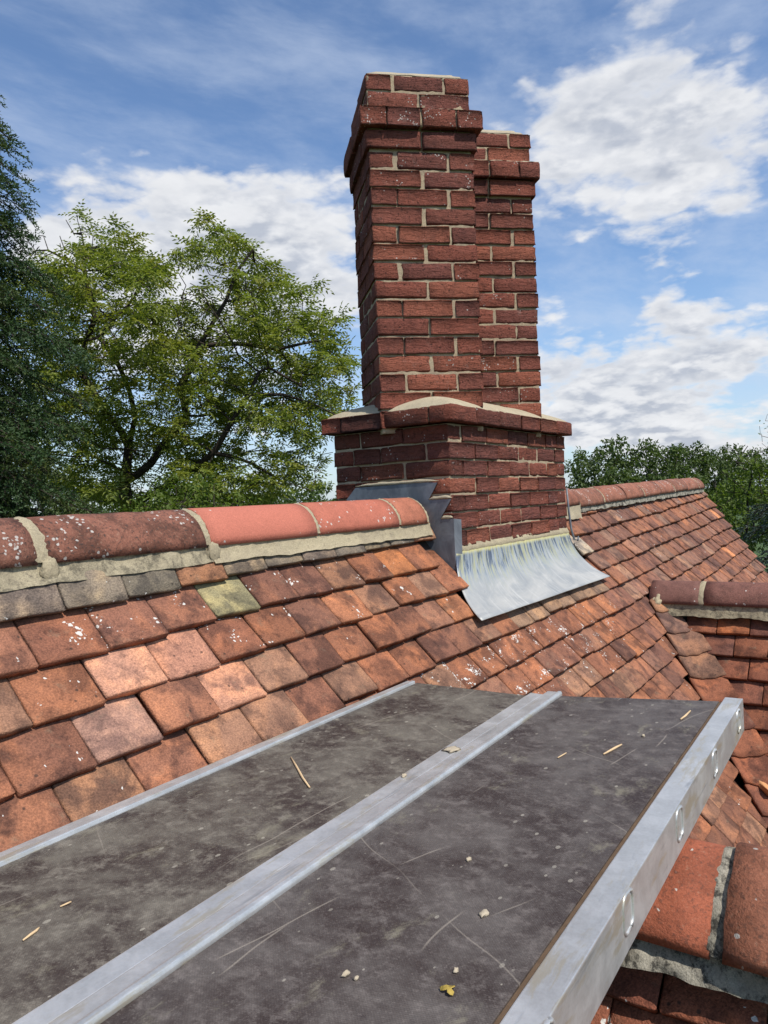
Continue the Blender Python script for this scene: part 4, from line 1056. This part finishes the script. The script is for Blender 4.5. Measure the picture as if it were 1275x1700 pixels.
M_SPRUCE = leaf_mat('spruce_needle', (.022, .050, .016), (.058, .100, .034), (.090, .108, .024), .2)
M_BLUE = leaf_mat('blue_needle', (.045, .070, .060), (.075, .105, .090), (.05, .07, .06), .1)
M_BARK = flat('bark', (.038, .029, .022), .95, .4, 9)
M_TWIG = flat('grey_twig', (.16, .13, .11), .9, .3, 9)
rs = np.random.RandomState(11)
def unit(n):
    v = rs.normal(size=(n, 3)); return v / np.linalg.norm(v, axis=1, keepdims=True)
def colonize(start, parents, attr, D=.32, infl=1.6, kill=.5, iters=140, tropism=(0, 0, .05)):
    """space colonisation from a start skeleton; returns node array and parent list"""
    N = [np.array(p, float) for p in start]; P = list(parents); attr = attr.copy()
    near = np.full(len(attr), 1e9); who = np.zeros(len(attr), int)
    def upd(i0):
        for i in range(i0, len(N)):
            dd = np.linalg.norm(attr - N[i], axis=1); m = dd < near; near[m] = dd[m]; who[m] = i
    upd(0)
    for it in range(iters):
        if not len(attr): break
        act = near < (infl if it > 12 else 6)
        if not act.any(): break
        new = {}
        idx = np.where(act)[0]; dirs = attr[idx] - np.array(N)[who[idx]]; dirs /= np.linalg.norm(dirs, axis=1, keepdims=True) + 1e-9
        for i, w in enumerate(who[idx]): new[w] = new.get(w, 0) + dirs[i]
        i0 = len(N)
        for w, v in new.items():
            v = v / (np.linalg.norm(v) + 1e-9) + np.array(tropism) + rs.normal(size=3) * .16; v /= np.linalg.norm(v)
            N.append(N[w] + v * D); P.append(w)
        upd(i0); keep = near > kill
        attr = attr[keep]; near = near[keep]; who = who[keep]
        if len(N) > 9000: break
    return np.array(N), P
def radii(P, n, tip=.007, ex=2.35):
    r = np.zeros(n); kids = np.zeros(n, int)
    for p in P:
        if p >= 0: kids[p] += 1
    acc = np.zeros(n)
    for i in range(n - 1, -1, -1):
        r[i] = tip if acc[i] == 0 else acc[i] ** (1 / ex)
        if P[i] >= 0: acc[P[i]] += r[i] ** ex
    return r, kids
def wood_mesh(name, N, P, r, rmax=9):
    Vs, Fs = [], []; off = 0
    for i in range(len(N)):
        p = P[i]
        if p < 0: continue
        a, b_ = N[p], N[i]; t = b_ - a; L = np.linalg.norm(t)
        if L < 1e-6: continue
        t = t / L; u = np.cross(t, (0, 0, 1.0)) if abs(t[2]) < .9 else np.cross(t, (1.0, 0, 0)); u /= np.linalg.norm(u); w = np.cross(t, u)
        k = 8 if r[i] > .06 else (5 if r[i] > .02 else 3); q = np.arange(k) * 2 * np.pi / k; ring = np.cos(q)[:, None] * u + np.sin(q)[:, None] * w
        ra = min(r[p], r[i] * 1.35, rmax); Vs.append(np.concatenate([a + ring * ra - t * ra * .2, b_ + ring * min(r[i], rmax)]))
        j = np.arange(k); Fs.append(np.stack([j, (j + 1) % k, (j + 1) % k + k, j + k], 1) + off); off += 2 * k
    return np_mesh(name, np.concatenate(Vs), np.concatenate(Fs), True)
def leaf_cloud(name, C, T_, Nn, L, Wd, fold=.25):
    """one folded diamond leaf per row: base C, direction T_, normal Nn, length L, width Wd"""
    B_ = np.cross(Nn, T_); B_ /= np.linalg.norm(B_, axis=1, keepdims=True) + 1e-9
    L = L[:, None]; Wd = Wd[:, None]
    v0 = C; v1 = C + T_ * L * .45 + B_ * Wd * .5 + Nn * Wd * fold; v2 = C + T_ * L - Nn * L * .12; v3 = C + T_ * L * .45 - B_ * Wd * .5 + Nn * Wd * fold
    n = len(C); V = np.stack([v0, v1, v2, v3], 1).reshape(-1, 3); i = np.arange(n)[:, None] * 4
    Fc = np.concatenate([i + np.array([[0, 1, 2]]), i + np.array([[0, 2, 3]])], 1).reshape(-1, 3)
    return np_mesh(name, V, Fc)
def norm(v): return v / (np.linalg.norm(v, axis=1, keepdims=True) + 1e-9)
def ellipsoids(lst, n, shell=.0):
    """sample points; lst of (centre Vector, rx, ry, rz) with axes: view right, view depth, up"""
    vol = np.array([a[1] * a[2] * a[3] for a in lst]); vol = vol / vol.sum(); out = []
    for (c, rx, ry, rz), f in zip(lst, vol):
        k = max(4, int(n * f)); u = unit(k) * (rs.rand(k, 1) ** (1 / 3.0) * (1 - shell) + shell)
        out.append(np.array(c) + u[:, :1] * rx * np.array(_rt) + u[:, 1:2] * ry * np.array(_fw) + u[:, 2:] * rz * np.array((0, 0, 1.0)))
    return np.concatenate(out)

# ---- the walnut tree left of the chimney
WD = 17.0; px = WD / F
def wp(u, v, dd=0.0): return np.array(at_dist(u, v, WD + dd))
LOB = [((150, 470), 95, 105), ((95, 560), 70, 110), ((215, 520), 120, 110), ((300, 560), 120, 120), ((372, 455), 62, 72), ((400, 560), 120, 115), ((480, 560), 90, 90), ((530, 600), 62, 90), ((545, 690), 52, 80),
       ((470, 690), 90, 80), ((330, 680), 110, 100), ((200, 680), 130, 120), ((110, 720), 90, 110), ((250, 790), 150, 70), ((400, 790), 120, 60), ((515, 470), 26, 32), ((155, 370), 34, 40), ((360, 400), 26, 30), ((250, 430), 50, 30), ((285, 470), 60, 50), ((560, 640), 45, 70), ((500, 740), 60, 50)]
att = ellipsoids([(wp(u, v, rs.normal() * .4), a * px, 2.6 if a > 60 else .7, b_ * px) for (u, v), a, b_ in LOB], 4600, .2)
def poly(pts): return [wp(u, v, dd) for u, v, dd in pts]
start, par = [], []
def limb(pts, root=-1):
    pr = root; way = []
    for i, p in enumerate(poly(pts)):
        if start and pr >= 0:
            a = start[pr]; L = np.linalg.norm(p - a); k = max(1, int(L / .4))
            for q in range(1, k + 1): start.append(a + (p - a) * q / k + (rs.normal(size=3) * .035 if q < k else 0)); par.append(pr); pr = len(start) - 1
        way.append(pr)
    return way
b0 = at_dist(214, 880, WD); 
start.append(np.array((b0.x, b0.y, -.1))); par.append(-1); pr = 0
a = start[0]; p = np.array(at_dist(212, 850, WD)); k = 14
for q in range(1, k + 1): start.append(a + (p - a) * q / k); par.append(pr); pr = len(start) - 1
fork = pr
t1 = limb([(206, 800, 0), (214, 740, .2)], fork)
limb([(180, 690, .3), (140, 625, .2), (140, 570, 0), (158, 530, -.3), (140, 450, -.5)], t1[1])
limb([(225, 690, -.3), (212, 640, -.5), (165, 560, -.8), (230, 480, -1)], t1[1])
t4 = limb([(250, 770, -.3), (310, 690, -.5), (300, 640, -.4), (328, 580, -.5), (375, 500, -.6), (392, 452, -.6), (420, 415, -.6)], t1[0])
limb([(345, 573, -.7), (395, 571, -.9), (462, 580, -1.2), (505, 570, -1.3)], t4[3])
t6 = limb([(280, 805, -.6), (355, 752, -1.2), (385, 700, -1.4), (413, 655, -1.5), (430, 618, -1.5), (446, 610, -1.5), (500, 640, -1.6)], fork)
limb([(420, 770, -1.4), (470, 800, -1.5), (520, 815, -1.5)], t6[1])
limb([(470, 655, -1.4), (520, 670, -1.6), (560, 690, -1.6)], t6[3])
NN, PP = colonize(start, par, att, D=.30, infl=1.5, kill=.42, iters=90)
rr, kids = radii(PP, len(NN), .0095, 2.2)
rr = np.minimum(rr, .30)
walnut = thing('walnut_tree', 'spreading walnut tree with dark limbs and yellow-green leaves, left of the chimney', 'tree', (b0.x, b0.y, 0))
obj('trunk', wood_mesh('trunk', NN, PP, rr), M_BARK, walnut)
thin = np.where((rr < .026))[0]; thin = thin[thin >= len(start)]
par_a = np.array(PP)
nl_ = 13
src = np.repeat(thin, nl_); k = len(src)
gap = np.array([mnoise.noise(Vector(tuple(p * .85))) for p in NN[thin]]); keep = np.repeat(gap > -.17, nl_); src = src[keep]; k = len(src)
grow = norm(NN[src] - NN[par_a[src]])
rd = norm(grow * .5 + unit(k) * 1.0 + np.array((0, 0, .05))); rd[:, 2] *= .55; rd = norm(rd)
rl = .26 + .16 * rs.rand(k)
Cs, Ts, Ns, Ls, Ws = [], [], [], [], []
upn = norm(np.array((0, 0, 1.0)) + unit(k) * .45); upn = norm(upn - rd * (upn * rd).sum(1, keepdims=True)); side = np.cross(upn, rd)
for j, (f, sg) in enumerate(((.25, 1), (.28, -1), (.5, 1), (.53, -1), (.75, 1), (.78, -1), (1.0, 0))):
    c = NN[src] + rd * (rl * f)[:, None] - np.array((0, 0, 1.0)) * (.10 * f * f) * rl[:, None] * 2
    t_ = norm(rd * .55 + side * sg * .9 - np.array((0, 0, .18)) + unit(k) * .18) if sg else norm(rd - np.array((0, 0, .3)))
    nn = norm(upn + unit(k) * .35); nn = norm(nn - t_ * (nn * t_).sum(1, keepdims=True))
    Cs.append(c); Ts.append(t_); Ns.append(nn); Ls.append(.088 + .04 * rs.rand(k)); Ws.append(.036 + .014 * rs.rand(k))
obj('crown', leaf_cloud('crown', np.concatenate(Cs), np.concatenate(Ts), np.concatenate(Ns), np.concatenate(Ls), np.concatenate(Ws)), M_WALNUT, walnut)

# ---- conifers
def conifer(name, label, base, H, R0, z_lo, mat, seed, n_whorl=34, droop=.35, shoot=.11, dens=1.0, per=7, arch=.25):
    global rs
    rs = np.random.RandomState(seed)
    root = thing(name, label, 'tree', (base[0], base[1], 0), 'conifers')
    B = np.array((base[0], base[1], 0.0)); N = [B]; P = [-1]; r = []
    k = 40; tr = [0]
    for i in range(1, k + 1): N.append(B + np.array((.04 * math.sin(i * .7), .04 * math.cos(i * .5), H * i / k))); P.append(len(N) - 2); tr.append(len(N) - 1)
    shoots = []
    for w in range(n_whorl):
        f = w / (n_whorl - 1); z = z_lo + (H - .25 - z_lo) * f ** .92; Rb = R0 * (1 - (z - z_lo) / (H - z_lo)) ** .8 + .12
        for b in range(per):
            a = 2 * math.pi * (b / per) + w * 2.4 + rs.rand() * .5; L = Rb * (.50 + .72 * rs.rand()); zb = z + rs.normal() * .08
            ti = tr[min(k, max(0, int(zb / H * k)))]; d_ = np.array((math.cos(a), math.sin(a), 0)); sd_ = np.array((-math.sin(a), math.cos(a), 0))
            n = max(3, int(L / .17)); pr = ti; base_p = np.array((B[0], B[1], zb))
            for i in range(1, n + 1):
                t = i / n; p = base_p + d_ * L * t + np.array((0, 0, 1.0)) * L * (arch * .35 * t - droop * t * t + .18 * max(0, t - .7)) + rs.normal(size=3) * .018
                N.append(p); P.append(pr); pr = len(N) - 1
                # side branchlets, longest near the middle
                if t > .12:
                    for s_ in (-1, 1):
                        bl = (.16 + .46 * math.sin(math.pi * min(1, t * .95)) * min(1, L / 1.2)) * (.6 + .6 * rs.rand()); m = max(2, int(bl / .10)); q0 = pr
                        dirb = d_ * .75 + sd_ * s_ * .95; dirb /= np.linalg.norm(dirb)
                        for j in range(1, m + 1):
                            tt = j / m; q = p + dirb * bl * tt - np.array((0, 0, 1)) * bl * (.10 * tt + .38 * tt * tt) + rs.normal(size=3) * .010
                            shoots.append((q, dirb - np.array((0, 0, .45 * tt)))); N.append(q); P.append(q0); q0 = len(N) - 1
                            if rs.rand() < .75 * dens:
                                sd2 = d_ * .6 + sd_ * s_ * .4 * rs.randn() + np.array((0, 0, -.25 - .4 * rs.rand())) + rs.normal(size=3) * .35
                                shoots.append((q, sd2))
                shoots.append((p, d_ - np.array((0, 0, .2))))
    N = np.array(N); rr_ = np.full(len(N), .006)
    for i in range(1, k + 1): rr_[i] = .02 + .15 * (1 - i / k)
    rr_[0] = .2
    obj('trunk', wood_mesh('trunk', N, P, rr_), M_BARK, root)
    C = np.array([a for a, b in shoots]); T2 = norm(np.array([b for a, b in shoots])); per_s = 15; m = len(C)
    f = np.tile(np.linspace(0.0, 1.0, per_s), m); src = np.repeat(np.arange(m), per_s); nn = len(src)
    sh = shoot * (.75 + .6 * rs.rand(m))
    c = C[src] + T2[src] * (f * sh[src])[:, None]; t_ = norm(T2[src] * .75 + unit(nn) * .85 + np.array((0, 0, .22))); nr_ = unit(nn); nr_ = norm(nr_ - t_ * (nr_ * t_).sum(1, keepdims=True))
    obj('crown', leaf_cloud('crown', c, t_, nr_, .036 + .018 * rs.rand(nn), np.full(nn, .017), .1), mat, root)
    return root
sp = at_dist(-105, 850, 9.0)
conifer('spruce_tree', 'tall dark green spruce rising along the left edge of the picture', sp, Z0 + 7.4, 2.35, 3.2, M_SPRUCE, 5, 44, .40, .15, 1.0, 10)
bp = at_dist(1400, 850, 12.0)
conifer('blue_conifer', 'blue-grey conifer whose drooping boughs reach in at the right edge beyond the roof', bp, Z0 + .9, 2.4, 3.2, M_BLUE, 9, 20, .12, .15, .5, 6, .1)

# ---- broadleaf trees beyond the roof
def broadleaf(name, label, lobes, dist, mat, seed, n_att=900, lsize=.10, nleaf=9, group='trees beyond the roof', depth=2.2, kill=.5, trunk_u=None, min_gap=-.35, twig=M_BARK, spread=.22, D=None):
    global rs
    rs = np.random.RandomState(seed); pxm = dist / F
    L_ = [(np.array(at_dist(u, v, dist + rs.normal() * .5)), a * pxm, min(depth, max(a * pxm * 1.1, .5)), b_ * pxm) for u, v, a, b_ in lobes]
    att = ellipsoids(L_, n_att, .35)
    u0 = trunk_u if trunk_u is not None else np.mean([l[0] for l in lobes]); b_ = at_dist(u0, 850, dist); top = min(att[:, 2].max() * .7, Z0 - .5)
    st = [np.array((b_.x, b_.y, -.1)) + np.array((0, 0, top * i / 16)) + (rs.normal(size=3) * .03 if i else 0) for i in range(17)]; pa = list(range(-1, 16))
    Nn, P = colonize(st, pa, att, D=D or .36 * max(1, kill / .5), infl=2.2 * max(1, kill / .5), kill=kill, iters=80)
    r, _ = radii(P, len(Nn), .008 if D is None else .004, 2.3); r = np.minimum(r, .3)
    root = thing(name, label, 'tree', (b_.x, b_.y, 0), group); obj('trunk', wood_mesh('trunk', Nn, P, r), twig, root)
    th = np.where(r < .022)[0]; th = th[th > 16]; gap = np.array([mnoise.noise(Vector(tuple(p * .8))) for p in Nn[th]]); th = th[gap > min_gap]
    src = np.repeat(th, nleaf); k = len(src); c = Nn[src] + unit(k) * (spread * rs.rand(k, 1) ** .5)
    t_ = norm(unit(k) + (Nn[src] - Nn[np.array(P)[src]]) * 1.2 - np.array((0, 0, .25))); nn = norm(np.array((0, 0, 1.0)) + unit(k) * .75); nn = norm(nn - t_ * (nn * t_).sum(1, keepdims=True))
    obj('crown', leaf_cloud('crown', c, t_, nn, lsize * (.8 + .6 * rs.rand(k)), lsize * .5 * (.8 + .5 * rs.rand(k))), mat, root)
    return root
broadleaf('round_tree', 'dense dark green tree directly right of the chimney beyond the far ridge', [(1010, 790, 75, 45), (1075, 775, 65, 45), (960, 795, 40, 40), (1030, 840, 110, 60), (1100, 820, 60, 60)], 20, M_BROAD, 21, 2200, .105, 80, kill=.40)
broadleaf('round_tree', 'dark green tree right of centre, just past the end of the far ridge', [(1150, 785, 60, 42), (1190, 800, 50, 60), (1120, 840, 60, 50)], 22, M_BROAD, 22, 1500, .105, 80, kill=.42)
broadleaf('round_tree', 'dull green tree at the far right with feathery top under the clouds', [(1215, 780, 55, 45), (1290, 790, 60, 50), (1240, 850, 80, 60)], 24, M_BROAD, 23, 1500, .10, 70, kill=.45)
broadleaf('bright_tree', 'bright yellow-green tree behind the right end of the roof', [(1205, 815, 38, 38), (1245, 780, 40, 36), (1195, 860, 38, 45), (1255, 850, 50, 60), (1290, 800, 40, 50)], 14, M_BROAD2, 24, 1300, .085, 44, kill=.32, depth=1.2)
broadleaf('sparse_tree', 'almost leafless reddish treetop at the right edge against the clouds', [(1285, 720, 24, 40), (1300, 760, 30, 40)], 13, M_BROAD2, 25, 330, .05, 1, kill=.16, depth=.4, twig=M_TWIG, spread=.1, D=.13)
broadleaf('low_tree', 'low dark tree showing between walnut and chimney above the ridge', [(520, 835, 50, 32), (470, 850, 60, 40), (560, 840, 40, 34)], 45, M_BROAD, 26, 500, .28, 40, kill=.8, spread=.4)
broadleaf('garden_shrub', 'fresh green bush under the walnut tree, just above the ridge tiles', [(290, 830, 55, 30), (350, 825, 50, 30), (240, 845, 50, 25), (400, 840, 50, 25), (310, 860, 120, 30)], 12.5, M_BROAD2, 27, 600, .085, 36, kill=.33, depth=.9, group='shrubs')
broadleaf('low_tree', 'shaded tree low down behind the spruce at the left', [(60, 830, 90, 60), (140, 840, 80, 50), (30, 760, 60, 60)], 21, M_BROAD, 28, 900, .12, 60, kill=.5)
broadleaf('round_tree', 'dark tree mass low behind the walnut trunk', [(330, 850, 160, 40), (450, 850, 100, 35), (200, 850, 120, 40)], 30, M_BROAD, 29, 900, .16, 60, kill=.7, spread=.35)
print('objects', len(bpy.data.objects), 'dormer tiles', nd)
